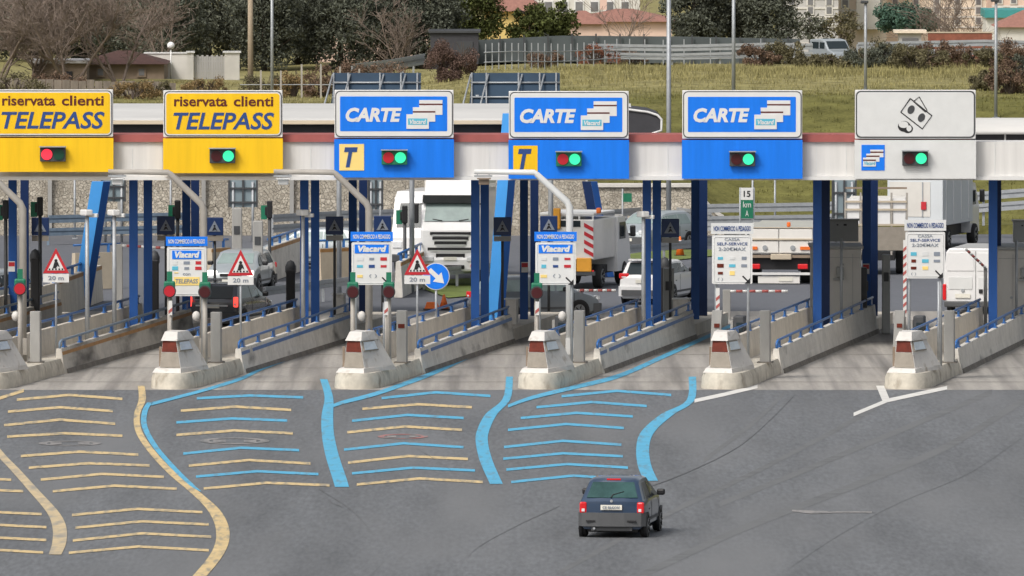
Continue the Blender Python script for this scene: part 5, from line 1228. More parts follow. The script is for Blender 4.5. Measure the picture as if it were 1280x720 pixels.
def guardrail(pts,lab,rails=(.75,),post=2.5,m='galv',name='guardrail',rw=.30):
    pts=[Vector(p) for p in pts]; o=pts[0].copy(); r=thing(name,lab,'guardrail',o,0,'steel guardrails')
    for h in rails:
        b=MB()
        for a,c in zip(pts,pts[1:]):
            a=a-o; c=c-o; d=(c-a).normalized(); n=Vector((d.y,-d.x,0))*.04
            for dz0,dz1,off in ((-rw/2,-rw*.1,1.5),(rw*.1,rw/2,1.5),(-rw*.1,rw*.1,.3)):
                q=n*off
                b.hexa([a+q+Vector((0,0,h+dz0)),c+q+Vector((0,0,h+dz0)),c+q-n+Vector((0,0,h+dz0)),a+q-n+Vector((0,0,h+dz0))],[a+q+Vector((0,0,h+dz1)),c+q+Vector((0,0,h+dz1)),c+q-n+Vector((0,0,h+dz1)),a+q-n+Vector((0,0,h+dz1))])
        b.build('rail',M[m],r)
    for a,c in zip(pts,pts[1:]):
        n=max(1,int((c-a).length/post))
        for i in range(n):
            p=a.lerp(c,i/n)-o; b=MB(); b.box(p.x,p.y+.12,p.z+max(rails)/2,.10,.10,max(rails)+.1); b.build('post',M[m],r)
    return r
Y=466
def g3(u,v,Y): p=at(u,v,Y); return p
guardrail([Vector(((u-640)*Y/FPX,Y,z)) for u,Y,z in ((872,475,.0),(1020,475.5,.05),(1140,475,.3),(1320,474,.75))],'double steel guardrail at the foot of the grass bank on the right',(.66,1.14),rw=.34)
guardrail([Vector(((u-640)*Y/FPX,Y,0)) for u,Y in ((872,470),(960,468),(1070,464))],'lower single guardrail below the green distance sign',(.62,),rw=.3)
guardrail([gr(735,299),gr(830,291),gr(890,300)],'steel guardrail below the stone wall in the centre',(.55,.95))
guardrail([gr(760,338),gr(830,333),gr(905,326)],'pale median guardrail above the white hatchback',(.75,))
guardrail([gr(330,386),gr(440,372),gr(530,362),gr(612,355)],'pale guardrail running below the white lorry',(.6,))
guardrail([gr(340,305),gr(420,300),gr(520,297)],'steel guardrail in front of the stone wall at left of the lorry',(.6,1.0))
guardrail([gr(60,306),gr(140,304),gr(230,302)],'blue grey guardrail in front of the stone wall at far left',(.5,1.0),m='railgrey')
# exit side walls
def exitwall(pix,h,lab,stripe,m='wallc'):
    P=[gr(u,v) for u,v in pix]; o=P[0]; r=thing('exit_wall',lab,'barrier wall',o,0,'walls on the far side of the canopy')
    b=MB(); t=MB(); rl=MB(); lp=MB()
    for a,c in zip(P,P[1:]):
        a=a-o;c=c-o; d=(c-a).normalized(); n=Vector((d.y,-d.x,0))*.15
        up=Vector((0,0,h))
        b.hexa([a+n,c+n,c-n,a-n],[a+n*.6+up,c+n*.6+up,c-n*.6+up,a-n*.6+up])
        if stripe: t.hexa([a+n*.66+up*.88,c+n*.66+up*.88,c+n*.5+up*.88,a+n*.5+up*.88],[a+n*.63+up*.98+n*.03,c+n*.63+up*.98+n*.03,c+n*.5+up*.98,a+n*.5+up*.98])
        rl.tube([a+up+Vector((0,0,.28)),c+up+Vector((0,0,.28))],.045,6)
        k=max(2,int((c-a).length/2))
        for i in range(k): p=a.lerp(c,(i+.5)/k); lp.box(p.x,p.y,h+.14,.1,.12,.28)
    b.build('wall_body',M[m],r)
    if stripe: t.build('painted_stripe',M['amber_br'],r)
    rl.build('top_rail',M['rail'],r); lp.build('rail_brackets',M['rail'],r)
exitwall([(66,398),(124,376)],1.25,'pale wall with brown stripe right of the left red triangle',True,'wallback')
exitwall([(92,362),(150,360)],1.3,'beige concrete wall behind the bright blue strut at left',False,'tan')
exitwall([(335,352),(374,338)],1.25,'grey wall with brown edge behind the grey camera pole',True)
exitwall([(398,352),(440,350)],1.2,'beige wall with blue rail left of the board by arrow sign',True,'tan')
exitwall([(262,352),(285,350)],1.2,'small beige wall end right of the yellow striped board',True,'tan')
exitwall([(498,372),(530,356)],1.25,'grey wall with brown edge left of the triangle by arrow sign',True)
# green exit signs
def milepost():
    Y=455; r=thing('distance_sign','small green and white sign reading 15 on a post by the grass bank','road sign',(xat(934,0,Y),Y,0)); z0,z1,z2=zat(273,Y),zat(250,Y),zat(234.5,Y)
    box(r,'green_plate',M['green'],0,0,(z0+z1)/2,.46,.04,z1-z0); box(r,'number_plate',M['white'],0,-.004,(z1+z2)/2,.46,.04,z2-z1-.01)
    text('15',-.13,.13,z1+.12,z2-.12,-.03,M['black'],r,bold=.02); text('km',-.15,.15,z0+.42,z1-.06,-.026,M['white'],r); text('A',-.06,.06,z0+.08,z0+.3,-.026,M['white'],r)
    b=MB(); b.tube([(-.26,.06,0),(-.26,.06,z2)],.04,6); b.tube([(.26,.06,0),(.26,.06,z2)],.04,6); b.build('post',M['galv'],r)
milepost()
Y=470; r=thing('green_flag_sign','small green sign on a thin pole before the stone wall','road sign',(xat(779,0,Y),Y,0)); box(r,'plate',M['green'],.17,0,zat(247,Y),.34,.04,.34); b=MB(); b.tube([(-.02,.05,0),(-.02,.05,zat(236,Y))],.04,6); b.build('post',M['galv'],r)
# backs of panels with a grid
def panelback(u0,u1,v0,v1,Y,m,lab,legs=True,n=2,cross=2,brace=False,top=None):
    x0,x1=xat(u0,0,Y),xat(u1,0,Y); z0,z1=zat(v1,Y),zat(v0,Y); base=hz((x0+x1)/2,Y) if Y>480 else 0
    r=thing('large_sign',lab,'sign back',((x0+x1)/2,Y,base),0,'backs of large panels'); w=x1-x0
    z0-=base; z1-=base
    box(r,'panel',M[m],0,.05,(z0+z1)/2,w,.06,z1-z0)
    b=MB()
    for i in range(n+1): b.box(-w/2+w*i/n if n else 0,-.03,(z0+z1)/2,.07,.08,z1-z0)
    for i in range(cross): b.box(0,-.05,lerp(z0,z1,(i+.35)/cross),w,.06,.07)
    b.build('frame',M['panelgrey'] if m!='panelgrey' else M['darkgrey'],r)
    if legs:
        b=MB()
        for s in (-.35,.35): b.tube([(s*w,.0,0),(s*w,.0,z1-.1)],.06,6)
        b.build('leg',M['galv'],r)
    return r,w,z0,z1
panelback(286,321,224,259,470,'panelgrey','grey blue panel back with dark grid behind the complete yellow sign mast')
panelback(127,156,224,252,470,'panelgrey','grey blue panel back with dark grid right of the bright blue strut')
panelback(461,478,224,262,466,'panelgrey','narrow grey panel back behind the mast left of the lorry')
panelback(1041,1070,224,276,468,'panelgrey','grey blue panel back with grid behind the booth cabinet')
# tilted dark panels on the roof line
def tilted(u0,u1,v0,v1,lab):
    Y=424; x0,x1=xat(u0,0,Y),xat(u1,0,Y); z0,z1=zat(v1+14,Y),zat(v0,Y); w=x1-x0; zr=4.6
    r=thing('tilted_panel_rack',lab,'panel rack',((x0+x1)/2,Y,0),0,'tilted dark panel racks above the roof')
    b=MB(); b.hexa([(-w/2,.0,z0),(w/2,.0,z0),(w/2,.12,z0),(-w/2,.12,z0)],[(-w/2+.15,.9,z1),(w/2,.9,z1),(w/2,1.02,z1),(-w/2+.15,1.02,z1)]); b.build('panel_sheet',M['panel'],r)
    b=MB()
    for f in (.04,.20,.55,.78,.96): 
        x=-w/2+w*f; b.tube([(x,-.06,z0),(x,.84,z1)],.035,5)
    for f in (.45,.78): 
        b.tube([(-w/2+.07,lerp(-.07,.83,f),lerp(z0,z1,f)),(w/2,lerp(-.07,.83,f),lerp(z0,z1,f))],.035,5)
    b.build('frame',M['galv'],r)
    b=MB()
    for f in (.0,.19,.56,.80):
        x=-w/2+w*f; b.tube([(x-.35,-1.4,z0-.2),(x+.1,.84,z1-.05)],.035,5)
    b.build('brace',M['galv'],r)
    b=MB()
    for f in (.1,.9): b.tube([(-w/2+w*f,.5,0),(-w/2+w*f,.5,(z0+z1)/2)],.09,8)
    b.build('support_post',M['galv'],r)
tilted(412,526,92,132,'tilted dark panel rack above the leftmost blue sign'); tilted(585,700,92,132,'tilted dark panel rack above the blue sign crossed by the mast')

# poles
def pole(u,vb,v0,Y,rad,m,lab,name='lamp_pole',base=None,head=None):
    p=at(u,vb,Y); zb=base if base is not None else hz(p.x,Y) if Y>479 else 0
    r=thing(name,lab,'pole',(p.x,Y,zb),0,'tall grey poles' if name=='lamp_pole' else None)
    z=zat(v0,Y)-zb; b=MB(); b.tube([(0,0,-.1),(0,0,z)],[rad*1.2,rad],8); b.build('shaft',M[m],r)
    b=MB(); b.box(0,0,.03,rad*5,rad*5,.06); b.build('base_plate',M[m],r)
    if head:
        b=MB(); b.box(-.05,0,z+.05,.34,.3,.12,bev=.03); b.build('lamp_head',M['darkgrey'],r)
    return r
pole(836,0,-40,474,.085,'galv','tall grey lamp pole right of the dark roof end, rising out of frame')
pole(917,0,-30,508,.07,'galv','grey lamp pole above the rightmost CARTE sign',head=1)
pole(1082,0,4,520,.06,'galv','grey lamp pole behind the banknote sign with small dark head',head=1)
pole(1245,0,2,500,.06,'galv','grey lamp pole at right with two small dark fittings',head=1)
pole(969,0,224,478,.04,'galv','thin grey pole before the grass bank near the flatbed lorry')
pole(941,0,215,472,.04,'galv','thin pole beside the green distance sign')
pole(340,0,-30,520,.06,'galv','thin grey pole in front of the dark evergreens')
pole(313,0,-40,536,.11,'wood','pale wooden utility pole near the white gate',name='utility_pole')
for u,lab in ((93,'thin grey pole against stone wall near the leftmost triangle'),(213,'thin grey pole against stone wall left of the yellow sign mast')): pole(u,0,215,473,.04,'galv',lab)

# ------------------------------------------------------------------ plants
def crown(seed, rx, ry, rz_, n, leaf, nclump=60, hollow=.35, squash=0, base=0):
    q=random.Random(seed); b=MB(); cl=[]
    for _ in range(nclump):
        while True:
            p=Vector((q.uniform(-1,1),q.uniform(-1,1),q.uniform(-1,1)))
            if hollow<p.length<1: break
        if squash and p.z<0: p.z*=squash
        cl.append((Vector((p.x*rx,p.y*ry,p.z*rz_)), q.uniform(.16,.34)*(rx+rz_)/2))
    for _ in range(n):
        c,rad=cl[q.randrange(nclump)]; d=Vector((q.gauss(0,1),q.gauss(0,1),q.gauss(0,.8))).normalized()*rad*q.random()**.45
        p=c+d; a=Vector((q.gauss(0,1),q.gauss(0,1),q.gauss(0,1))).normalized(); e=a.cross(Vector((q.gauss(0,1),q.gauss(0,1),q.gauss(0,1)))).normalized()
        l=leaf*q.uniform(.6,1.3); w=l*.45
        b.add([p-a*l,p+e*w,p+a*l,p-e*w],[(0,1,2,3)])
    return b
def tree(label, loc, h, rx, rz_, seed, m, n=5000, leaf=.13, trunk=.16, cat_='tree', name='evergreen_tree', group=None, th=None, squash=0, ry=None, nclump=70, hollow=.35):
    r=thing(name,label,cat_,loc,random.Random(seed).uniform(0,6),group); q=random.Random(seed+1)
    cz=h-rz_
    b=MB(); b.tube([(0,0,-.2),(.05,0,cz*.5),(.0,.05,cz),(.05,.0,cz+rz_*.6)],[trunk,trunk*.85,trunk*.6,trunk*.25],8)
    for i in range(9):
        a=q.uniform(0,6.28); z=cz-rz_*.7+q.random()*rz_*1.3; z=max(z,.3); e=.75
        b.tube([(0,0,z),(cos(a)*rx*.4,sin(a)*rx*.4,z+.3),(cos(a)*rx*e,sin(a)*rx*e,z+.55*rz_*.5)],[trunk*.4,trunk*.25,trunk*.08],5)
    b.build('trunk',M['bark'],r)
    c=crown(seed,rx,ry or rx,rz_,n,leaf,nclump,hollow,squash)
    o=c.build('crown',M[m],r,(0,0,cz),fix=False)
    return r
def gz(u,v,Y): 
    p=at(u,v,Y); p.z=hz(p.x,Y); return p
def bare(label, loc, h, seed, spread=.5, rad=.13, depth=4, name='bare_tree', group='bare winter trees', stems=3):
    r=thing(name,label,'tree',loc,0,group); q=random.Random(seed); tb=MB(); bb=MB()
    def grow(p,d,l,r0,lv):
        n=4 if lv<2 else 3; pts=[p]; rs=[r0]; dd=d.copy()
        for i in range(n):
            dd=(dd+Vector((q.gauss(0,.17),q.gauss(0,.17),q.gauss(0,.10)+(.07 if lv<2 else -.02)))).normalized(); pts.append(pts[-1]+dd*l/n); rs.append(max(r0*(1-.6*(i+1)/n),.009))
        (tb if lv==0 else bb).tube(pts,rs,6 if lv<2 else 3,caps=False)
        if lv>=depth: return
        for _ in range((6,6,5,4)[min(lv,3)]):
            i=q.randint(1,n); t=q.random(); s_=pts[i-1].lerp(pts[i],t); dn=(pts[i]-pts[i-1]).normalized()
            a=q.uniform(0,6.28); side=Vector((cos(a),sin(a)*.8,q.uniform(-.15,.5)))
            grow(s_,(dn*.8+side*spread).normalized(),l*q.uniform(.42,.66),max(rs[i]*.62,.010),lv+1)
    for k in range(stems):
        a=q.uniform(0,6.28); tilt=q.uniform(.15,.6)
        grow(Vector((cos(a)*.12,sin(a)*.12,-.1)),Vector((cos(a)*tilt,sin(a)*tilt,1)).normalized(),h*q.uniform(.75,1.0),rad*q.uniform(.7,1),0)
    tb.build('trunk',M['twig'],r,fix=False); bb.build('crown',M['twig'],r,fix=False); return r
def shrub(label,loc,rx,h,seed,m,n=1800,leaf=.10,name='shrub',group=None,ry=None):
    r=thing(name,label,'shrub',loc,random.Random(seed).uniform(-.4,.4),group); q=random.Random(seed)
    b=MB()
    for i in range(14):
        a=q.uniform(0,6.28); b.tube([(cos(a)*.1,sin(a)*.1,-.1),(cos(a)*rx*.4,sin(a)*.3,h*.5),(cos(a)*rx*.8*q.random(),sin(a)*.6,h*q.uniform(.6,1.0))],[.04,.025,.01],4,caps=False)
    b.build('stems',M['bark'],r,fix=False)
    c=crown(seed,rx,ry or rx*.7,h*.55,n,leaf,30,.25); c.build('foliage',M[m],r,(0,0,h*.45),fix=False); return r

GT='dense evergreens behind the left houses'
EV=[(212,592,9.5,2.3,4.2,'leafdark','leftmost dense dark evergreen, above the globe lamp'),(262,600,10,2.4,4.3,'leafgrey','grey green evergreen left of the wooden utility pole'),
    (330,594,9.5,2.0,4.2,'leafdark','dark evergreen between the wooden pole and the thin grey pole'),(372,602,10,2.1,3.9,'leafgrey','grey green evergreen right of the thin grey pole'),
    (425,596,10,2.2,3.8,'leafdark','dark evergreen above the left end of the first panel rack'),(478,604,10,2.1,3.7,'leafgrey','grey green evergreen above the middle of the first panel rack'),
    (528,598,9.5,2.0,3.5,'leafdark','dark evergreen left behind the black shed'),(582,606,9.5,1.9,3.3,'leafolive','olive evergreen over the right part of the black shed')]
for i,(u,Y,h,rx,rz_,m,lab) in enumerate(EV): tree(lab,gz(u,60,Y-6),5.3,rx*.95,2.65,100+i,m,n=21000,leaf=.088,group=GT,nclump=170,hollow=.15)
for i,(u,Y,m,lab) in enumerate(((165,618,'leafdark','dark evergreen behind the brown roofed cottage'),(105,622,'leafgrey','dull evergreen seen through the bare trees left of the cottage roof'),(45,620,'leafdark','dark evergreen seen through the bare trees at far left'),(-12,616,'leafgrey','evergreen cut by the left photo edge behind bare twigs'))):
    tree(lab,gz(u,40,Y-14),5.3,2.6,2.65,130+i,m,n=18000,leaf=.095,group=GT,nclump=160,hollow=.15)
for u,Y,h,rx,rz_,sd,m,lab in ((663,600,3.0,.95,1.5,1,'leafolive','left olive conifer before the red roofed houses'),(700,602,2.8,.9,1.4,2,'leafolive','right olive conifer before the red roofed houses'),(682,603,2.2,1.0,1.1,3,'leafdark','low dark conifer between the two olive conifers')):
    tree(lab,gz(u,44,Y),h,rx,rz_,200+sd,m,n=5500,leaf=.10,name='conifer_tree',group='conifers by the red roofed houses',nclump=70,hollow=.1)
for u,Y,h,rx,rz_,sd,m,lab in ((868,600,5.2,1.50,2.6,1,'leafdark','left crown of the big dark evergreens right of the lamp pole'),(915,603,5.2,1.65,2.6,2,'leafgrey','middle crown of the big dark evergreens right of the lamp pole'),(960,600,5.2,1.35,2.6,3,'leafdark','right crown of the big dark evergreens, left of the flats')):
    tree(lab,gz(u,50,Y),h,rx,rz_,220+sd,m,n=20000,leaf=.088,group='big dark evergreens right of centre',nclump=110,hollow=.1)
tree('wide umbrella pine with rounded teal green crown before the cream flats',gz(1128,44,650),5.75,1.75,1.0,240,'leafpine',n=11000,leaf=.10,trunk=.14,name='umbrella_pine',squash=.35,hollow=.5)
tree('small sparse tree before the pale flats left of the small silver van',gz(1012,44,640),5.3,1.0,.8,241,'leafgrey',n=1300,leaf=.09,name='small_tree',trunk=.08)
tree('small sparse tree above the silver upper road van',gz(1052,44,640),5.5,1.1,1.0,242,'leafhedge',n=1500,leaf=.09,name='small_tree',trunk=.08)
for u,Y,h,sd,lab in ((-5,548,4.8,1,'bare tree at the left photo edge'),(40,552,5.2,2,'tall bare tree above the left yellow sign'),(85,546,4.8,3,'bare tree left of the brown cottage roof'),(150,550,5.0,4,'spreading bare tree in front of the brown cottage roof'),(200,575,4.5,5,'bare tree right behind the brown cottage roof'),(505,570,3.2,6,'small bare tree left of the black shed')):
    bare(lab,gz(u,95,Y),h,300+sd,spread=.75,rad=.10 if sd<5 else .07,depth=4 if sd<5 else 3)
for u,Y,h,sd,lab in ((757,640,5.6,11,'bare reddish tree before the red roofed house'),(1207,630,5.4,12,'bare tree right of the umbrella pine'),(1235,628,5.2,13,'bare tree before the pink flats at right')):
    bare(lab,gz(u,45,Y),h,300+sd,rad=.07,depth=3,spread=.7)
sh=[(567,535,1.35,1.75,'leafpurple','large round reddish brown shrub between the two panel racks',5500),(745,560,1.2,.9,'leafrust','rusty low shrub behind the fence near the lamp pole',900),(790,562,.9,.7,'leafbrown','low brown shrub below the guardrail',700)]
for i,(u,Y,rx,h,m,lab,n) in enumerate(sh): shrub(lab,gz(u,0,Y),rx,h,400+i,m,n*3,.045)
hed=[(950,553,1.1,.9,'leafbrown'),(985,556,1.4,1.0,'leafhedge'),(1020,553,1.3,.5,'leafhedge'),(1055,553,1.3,.5,'leafhedge'),(1092,551,1.3,1.0,'leafdark'),(1112,552,1.4,1.25,'leafhedge'),(1145,550,1.5,1.05,'leafhedge'),(1172,554,1.2,1.2,'leafbrown'),(1205,556,1.2,1.0,'leafbrown'),(1238,553,1.3,1.0,'leafhedge'),(1268,548,1.4,1.5,'leafbrown'),(1262,512,1.1,1.3,'leafbrown'),(1290,514,1.2,1.5,'leafdark'),(1232,516,.8,.8,'leafhedge')]
hl=['low brown shrub at the left end of the embankment hedge','low hedge shrub left of the silver upper van','hedge shrub directly below the silver upper van','hedge shrub left of the lamp pole above the banknote sign','dark shrub touching the lamp pole above the banknote sign','tallest olive shrub of the embankment hedge','wide olive shrub right of the tallest hedge shrub','brown shrub under the umbrella pine\'s right side','low brown shrub below the red hedge','olive shrub beside the right lamp pole','tall brown shrub at right above the grass','dark brown shrub on the slope at right','dark shrub on the slope cut by the right edge','small shrub on the slope left of the right lamp pole']
for i,((u,Y,rx,h,m),lab) in enumerate(zip(hed,hl)): shrub(lab,gz(u,0,Y),rx,h,430+i,m,5200,.055,group='shrubs along the top of the embankment')
st=[(255,528,1.2,.9,'leafstraw','dry straw shrub below the white gate'),(365,530,1.0,1.3,'leafstraw','pale dry grass clump left of the first panel rack'),(398,528,1.0,1.1,'leafbrown','brown dry shrub at the left end of the first panel rack'),(330,535,1.1,.8,'leafhedge','low green shrub near the wooden utility pole'),(425,545,1.8,1.0,'leafbrown','wide brown bramble behind the first panel rack'),(470,548,1.8,.9,'leafbrown','brown bramble under the bare tree'),(165,520,1.3,.7,'leafstraw','straw coloured bramble between the two yellow signs'),(190,524,.9,.8,'leafhedge','green bramble left of the complete yellow sign'),(680,552,.9,.8,'leafbrown','brown shrub behind the fence by second panel rack'),(20,528,1.6,.9,'leafhedge','green shrub behind the left yellow sign'),(70,532,1.4,.8,'leafbrown','brown shrub left below the cottage')]
for i,(u,Y,rx,h,m,lab) in enumerate(st): shrub(lab,gz(u,0,Y),rx,h,460+i,m,3600,.05,group='dry shrubs on the left bank')

# ------------------------------------------------------------------ fences and upper road
def roadstrip():
    b=MB(); vs=[]
    for u in range(560,1401,40):
        for Y in (562,582): x=(u-640)*Y/FPX; vs.append((x,Y,hz(x,Y)+.12))
    n=len(vs)//2; b.add(vs,[(2*i,2*i+2,2*i+3,2*i+1) for i in range(n-1)]); struct(b.build('upper_road',M['road']))
roadstrip()
def hzP(u,Y,dz=0): x=(u-640)*Y/FPX; return Vector((x,Y,hz(x,Y)+dz))
guardrail([hzP(735,561),hzP(840,561),hzP(960,561),hzP(1016,561)],'long guardrail of the upper road above the CARTE signs',(.45,.85),post=2.2)
guardrail([hzP(1072,563),hzP(1230,563),hzP(1310,563)],'guardrail of the upper road above the banknote sign',(.45,.85),post=2.2)
guardrail([hzP(440,556),hzP(490,560),hzP(530,566)],'guardrail climbing behind the first panel rack',(.5,.7),post=2)
r=thing('wire_fence','tall grey post fence curving behind the second panel rack','fence',hzP(605,545),0); o=r.location.copy()
fp=[(605,545),(640,546),(690,548),(740,552),(790,554),(860,555),(950,556)]; rails=MB()
pts=[hzP(u,Y)-o for u,Y in fp]
us=[607+i*8.2 for i in range(16)]+[742,756,771,787,806,829,855,888,951]
def fy(u):
    for (a,x),(c,y) in zip(fp,fp[1:]):
        if a<=u<=c: return lerp(x,y,(u-a)/(c-a))
    return fp[-1][1]
for u in us:
    p=hzP(u,fy(u))-o; b=MB(); b.box(p.x,p.y,p.z+.58,.05,.05,1.2); b.build('post',M['galv'],r)
for h in (.35,.8,):
    rails.tube([p+Vector((0,-.05,h)) for p in pts],.022,5)
rails.build('rail',M['galv'],r)
r=thing('screen_fence','dark grey green screen fence behind the upper road guardrail','fence',hzP(600,590)); o=r.location.copy()
P=[hzP(u,590)-o for u in (560,700,850,1000)]; b=MB()
for a,c in zip(P,P[1:]): b.hexa([a,c,c+Vector((0,.08,0)),a+Vector((0,.08,0))],[a+Vector((0,0,1.4)),c+Vector((0,0,1.4)),c+Vector((0,.08,1.4)),a+Vector((0,.08,1.4))])
b.build('screen',M['fencegrey'],r)
for u in range(565,1000,30): p=hzP(u,589.8)-o; box(r,'post',M['darkgrey'],p.x,p.y,p.z+.74,.07,.07,1.5)
r=thing('thin_post_fence','row of thin grey fence posts left of the first panel rack','fence',hzP(325,525)); o=r.location.copy()
for u,h in ((326,1.2),(351,1.2),(377,1.5),(401,1.5),(425,1.4),(449,1.3)): p=hzP(u,525)-o; box(r,'post',M['polegrey'],p.x,p.y,p.z+h/2,.08,.08,h)
b=MB(); b.tube([hzP(300,525,.55)-o,hzP(380,525,.6)-o,hzP(460,525,.6)-o],.02,4); b.build('wire',M['galv'],r)
M['plankwood']=mat('old_planks',(.20,.17,.14),.9,var=.35,scale=2,stretch=(2,2,.4))
r=thing('plank_fence','weathered grey brown plank fence between the yellow signs','fence',hzP(140,530)); o=r.location.copy(); x0=hzP(-40,530)-o; x1=hzP(215,530)-o
for i in range(26):
    p=x0.lerp(x1,i/25); hh=.62+.08*random.Random(i).random(); box(r,'plank',M['plankwood'],p.x,p.y+.03*(i%2),p.z+hh/2,(x1.x-x0.x)/27,.04,hh)
box(r,'rail',M['bark'],(x0.x+x1.x)/2,.12,.4,x1.x-x0.x,.06,.1)

# ------------------------------------------------------------------ buildings
def windows(r,xs,zs,w,h,y,frame=M['white'],shut=None):
    for x in xs:
        for z in zs:
            b=MB(); b.box(x,y-.03,z,w+.16,.08,h+.16); f=b.build('window',frame,r)
            b=MB(); b.box(x,y-.075,z,w,.02,h); b.build('pane',M['window'],f)
def hiproof(r,w,d,z,h,m,over=.3,name='roof'):
    b=MB(); W_,D_=w/2+over,d/2+over; k=min(W_,D_)*.85
    b.add([(-W_,-D_+d/2,z),(W_,-D_+d/2,z),(W_,D_+d/2,z),(-W_,D_+d/2,z),(-W_+k,d/2,z+h),(W_-k,d/2,z+h)],[(0,1,5,4),(2,3,4,5),(1,2,5),(3,0,4),(3,2,1,0)]); return b.build(name,m,r)
def bld(name,lab,u0,u1,Y,vtop,vbot,d,m,cat_='building'):
    x0,x1=xat(u0,0,Y),xat(u1,0,Y); zb=hz((x0+x1)/2,Y)-.05; r=thing(name,lab,cat_,((x0+x1)/2,Y,zb)); w=x1-x0; h=zat(vtop,Y)-zb
    box(r,'wall',m,0,d/2,h/2,w,d,h); return r,w,h
# cottage left
Y=556; r,w,h=bld('cottage','low cottage with brown hipped roof behind the bare trees','%d'%0 and 100,205,Y,80,108,6,M['plasterbrown']); hiproof(r,w*.9,6,h,zat(63,Y+3)-zat(80,Y),M['roofbrown'],.35); windows(r,(-1.0,.9),(h*.5,),.25,.3,0,M['plasterbrown'])
r,w,h=bld('low_outbuilding','low pale outbuilding left of the cottage behind bare trees',40,108,552,79,105,4,M['plasterbrown']); box(r,'roof',M['plastergrey'],0,2,h+.06,w+.3,4.4,.12); box(r,'doorway',M['shed'],.4,-.02,h*.35,.4,.06,h*.6)
r,w,h=bld('white_garden_wall','white garden wall right of the cottage, below the globe lamp',181,240,562,67,103,.4,M['plasterwhite'],'wall'); box(r,'coping',M['white'],0,.2,h+.03,w+.1,.5,.06)
Y=556; p=at(262,100,Y); r=thing('iron_gate','pale grey slatted gate between two white posts','gate',hzP(262,Y)); o=r.location
w=xat(279,0,Y)-xat(240,0,Y)
for i in range(13): box(r,'slat',M['gategrey'],-w/2+w*(i+.5)/13,0,.55+.03*(i%2),w/14,.04,1.05+.06*(i%2))
box(r,'cross_bar',M['gategrey'],0,.05,.4,w,.05,.08); box(r,'cross_bar',M['gategrey'],0,.05,.85,w,.05,.08)
for u,lab in ((290,'square white gate post right of the pale gate'),(238,'white gate post left of the pale gate')):
    r=thing('gate_post',lab,'gate post',hzP(u,Y)); hh=zat(66,Y)-r.location.z; box(r,'shaft',M['plasterwhite'],0,0,hh/2,.7 if u==290 else .3,.5,hh); box(r,'cap',M['white'],0,0,hh+.04,.85 if u==290 else .4,.65,.08)
r=thing('globe_lamp','white globe lamp on a short post above the white garden wall','lamp',hzP(213.5,560)); z=zat(57,560)-r.location.z; b=MB(); b.sphere((0,0,z),.18,1,14); b.build('globe',M['globe'],r); b=MB(); b.tube([(0,0,0),(0,0,z-.15)],.04,6); b.build('post',M['white'],r)
# dark shed
r,w,h=bld('dark_shed','low black flat shed among the evergreens above the brown shrub',538,598,585,41,72,4,M['shed'],'shed'); box(r,'roof',M['darkgrey'],0,2,h+.05,w+.2,4.3,.1); box(r,'door',M['darkgrey'],.5,-.02,h*.4,.8,.05,h*.75)
# houses
Y=660; r,w,h=bld('yellow_house','yellow house with red tiled roof left of the conifers',606,672,Y,14,52,8,M['plasteryellow']); hiproof(r,w,8,h,1.4,M['rooftile'],.4); windows(r,(-.8,.3,1.1),(h*.55,),.4,.6,0)
Y=690; r,w,h=bld('red_roofed_house','pinkish house with wide red hipped roof left of the lamp pole',722,840,Y,27,60,9,M['plasterpink']); hiproof(r,w,9,h,zat(11,Y+4)-zat(27,Y),M['rooftile'],.4); windows(r,(-1.9,-.8,.4,1.4,2.1),(h*.62,),.42,.62,0)
box(r,'chimney',M['plasterpink'],-1.2,4,h+1.0,.4,.4,.8)
Y=672; r,w,h=bld('house','low red tiled house at the left end of the red roofed house',704,752,Y,30,62,5,M['plasterpink']); hiproof(r,w,5,h,.7,M['rooftile'],.3); windows(r,(-.5,.4),(h*.6,),.35,.5,0)
r,w,h=bld('house','white house just below the top photo edge behind the conifers',668,800,745,-60,40,8,M['plasterwhite']); windows(r,[-2.4+i*.95 for i in range(6)],(h-4.9,h-3.4,h-2),.45,.6,0); box(r,'roof',M['rooftile'],0,4,h+.1,w+.5,8.5,.2)
r,w,h=bld('villa','pinkish lit house wall glimpsed beneath the evergreens at left centre',392,535,655,-10,70,6,M['plasterpink']); windows(r,[-2.6+i*1.05 for i in range(6)],(h-2.4,h-1),.4,.6,0); box(r,'roof',M['rooftile'],0,3,h+.1,w+.4,6.4,.2)
# apartment blocks
def flats(name,lab,u0,u1,Y,m,nx,zr,ww,hh_,bal=None):
    r,w,h=bld(name,lab,u0,u1,Y,-70,60,9,m)
    zs=[zat(v,Y)-r.location.z for v in zr]
    windows(r,[-w/2+w*(i+.5)/nx for i in range(nx)],zs,ww,hh_,0,M['plasterwhite'])
    box(r,'roof',M['rooftile'],0,4.5,h+.1,w+.6,9.6,.2)
    for v in zr[:-1]: box(r,'floor_band',M['plasterwhite'],0,-.02,zat(v+8,Y)-r.location.z,w,.06,.12)
    if bal:
        for x in bal:
            for z in zs: 
                b=MB(); b.box(x,-.45,z-.75,1.5,.9,.12); b.box(x,-.88,z-.35,1.5,.06,.7); b.build('balcony',M['plasterwhite'],r)
    return r
flats('apartment_block','pale grey flats behind the sparse trees, nearest the dark evergreens',978,1048,745,M['plastergrey'],3,(2,13,26,-10,-24),.32,.42)
flats('apartment_block','cream flats with tall window strips left of the umbrella pine',1046,1108,752,M['plaster'],3,(5,20,-11,-27),.36,.5,[.4])
flats('apartment_block','long cream flats behind the umbrella pine with paired windows',1106,1236,760,M['plaster'],5,(2,13,-10,26,-24),.30,.40)
flats('apartment_block','pinkish flats at the right photo edge',1240,1330,750,M['plasterpink'],5,(0,14,-12,28,-26),.3,.4)
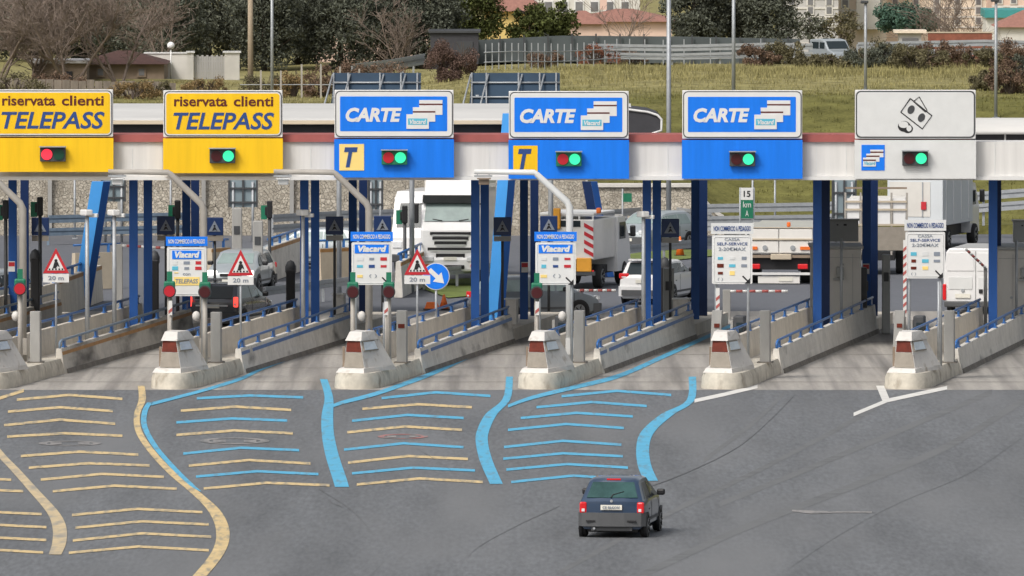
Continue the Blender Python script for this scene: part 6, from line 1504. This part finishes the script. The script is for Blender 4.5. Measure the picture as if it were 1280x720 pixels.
Y=690; r=thing('hall','low hall with teal sheet roof at the right photo edge','building',(xat(1275,0,Y),Y,0)); w=xat(1320,0,Y)-xat(1236,0,Y); h=zat(22,Y); box(r,'wall',M['plasterwhite'],0,3,h/2,w,6,h); box(r,'roof',M['teal'],0,2.9,h+.22,w+.2,6.4,.44); windows(r,(-1,0,1),(h*.6,),.4,.4,0)
Y=668; r=thing('house','white house with red roof at the right photo edge below the teal hall','building',(xat(1288,0,Y),Y,0)); w=xat(1325,0,Y)-xat(1250,0,Y); h=zat(34,Y); box(r,'wall',M['plasterwhite'],0,3,h/2,w,6,h); hiproof(r,w,6,h,.9,M['rooftile'],.3); windows(r,(-1,-.2,.6),(h*.6,),.35,.45,0)
M['roofbrown2']=mat('old_brick',(.24,.085,.055),.9,var=.3,scale=3)
r=thing('brick_wall','low red brick boundary wall behind the upper road at right','wall',hzP(1200,600)); box(r,'wall',M['roofbrown2'],0,0,.6,3.2,.25,1.3); box(r,'coping',M['tan'],0,0,1.28,3.3,.32,.06)
r=thing('roadside_kiosk','small grey shelter with flat pale roof behind the embankment hedge','shelter',hzP(1138,592)); box(r,'wall',M['plastergrey'],0,1,.75,1.1,1.6,1.5); box(r,'roof',M['plaster'],0,1,1.58,1.6,2.1,.14); box(r,'opening',M['window'],0,.18,.9,.8,.05,.7)
r=thing('market_stall','low stall with pale awning beside the silver upper road van','stall',hzP(1008,588)); box(r,'awning',M['plaster'],0,0,1.15,1.3,1.2,.10); 
for s in (-.55,.55): box(r,'leg',M['galv'],s,-.4,.55,.06,.06,1.1); box(r,'leg',M['galv'],s,.4,.55,.06,.06,1.1)
box(r,'counter',M['plasterbrown'],0,0,.4,1.1,.7,.7)

# ------------------------------------------------------------------ light
wld=bpy.data.worlds.new('World'); sc.world=wld; wld.use_nodes=True; N=wld.node_tree.nodes; L=wld.node_tree.links
sky=N.new('ShaderNodeTexSky'); sky.sky_type='NISHITA'; sky.sun_disc=False; sky.sun_elevation=R(48); sky.sun_rotation=R(216); sky.dust_density=6; sky.air_density=1.2; sky.ozone_density=.6
hs=N.new('ShaderNodeHueSaturation'); hs.inputs['Saturation'].default_value=.35; L.new(sky.outputs[0],hs.inputs['Color'])
bg=N['Background']; bg.inputs['Strength'].default_value=.125; L.new(hs.outputs[0],bg.inputs['Color'])
sd=bpy.data.lights.new('sun','SUN'); sd.energy=1.5; sd.angle=R(14); sd.color=(1,.95,.88); so=bpy.data.objects.new('sun',sd); COL.objects.link(so)
# sun behind the camera, to the left, high
az=R(216); el=R(48)
dirv=Vector((sin(az)*cos(el),cos(az)*cos(el),sin(el))); so.rotation_euler=(-dirv).to_track_quat('-Z','Y').to_euler(); so.location=(0,200,120)
sc.view_settings.view_transform='Standard'; sc.view_settings.look='None'; sc.view_settings.exposure=.12; sc.view_settings.gamma=1
sc.render.resolution_x=1024; sc.render.resolution_y=576
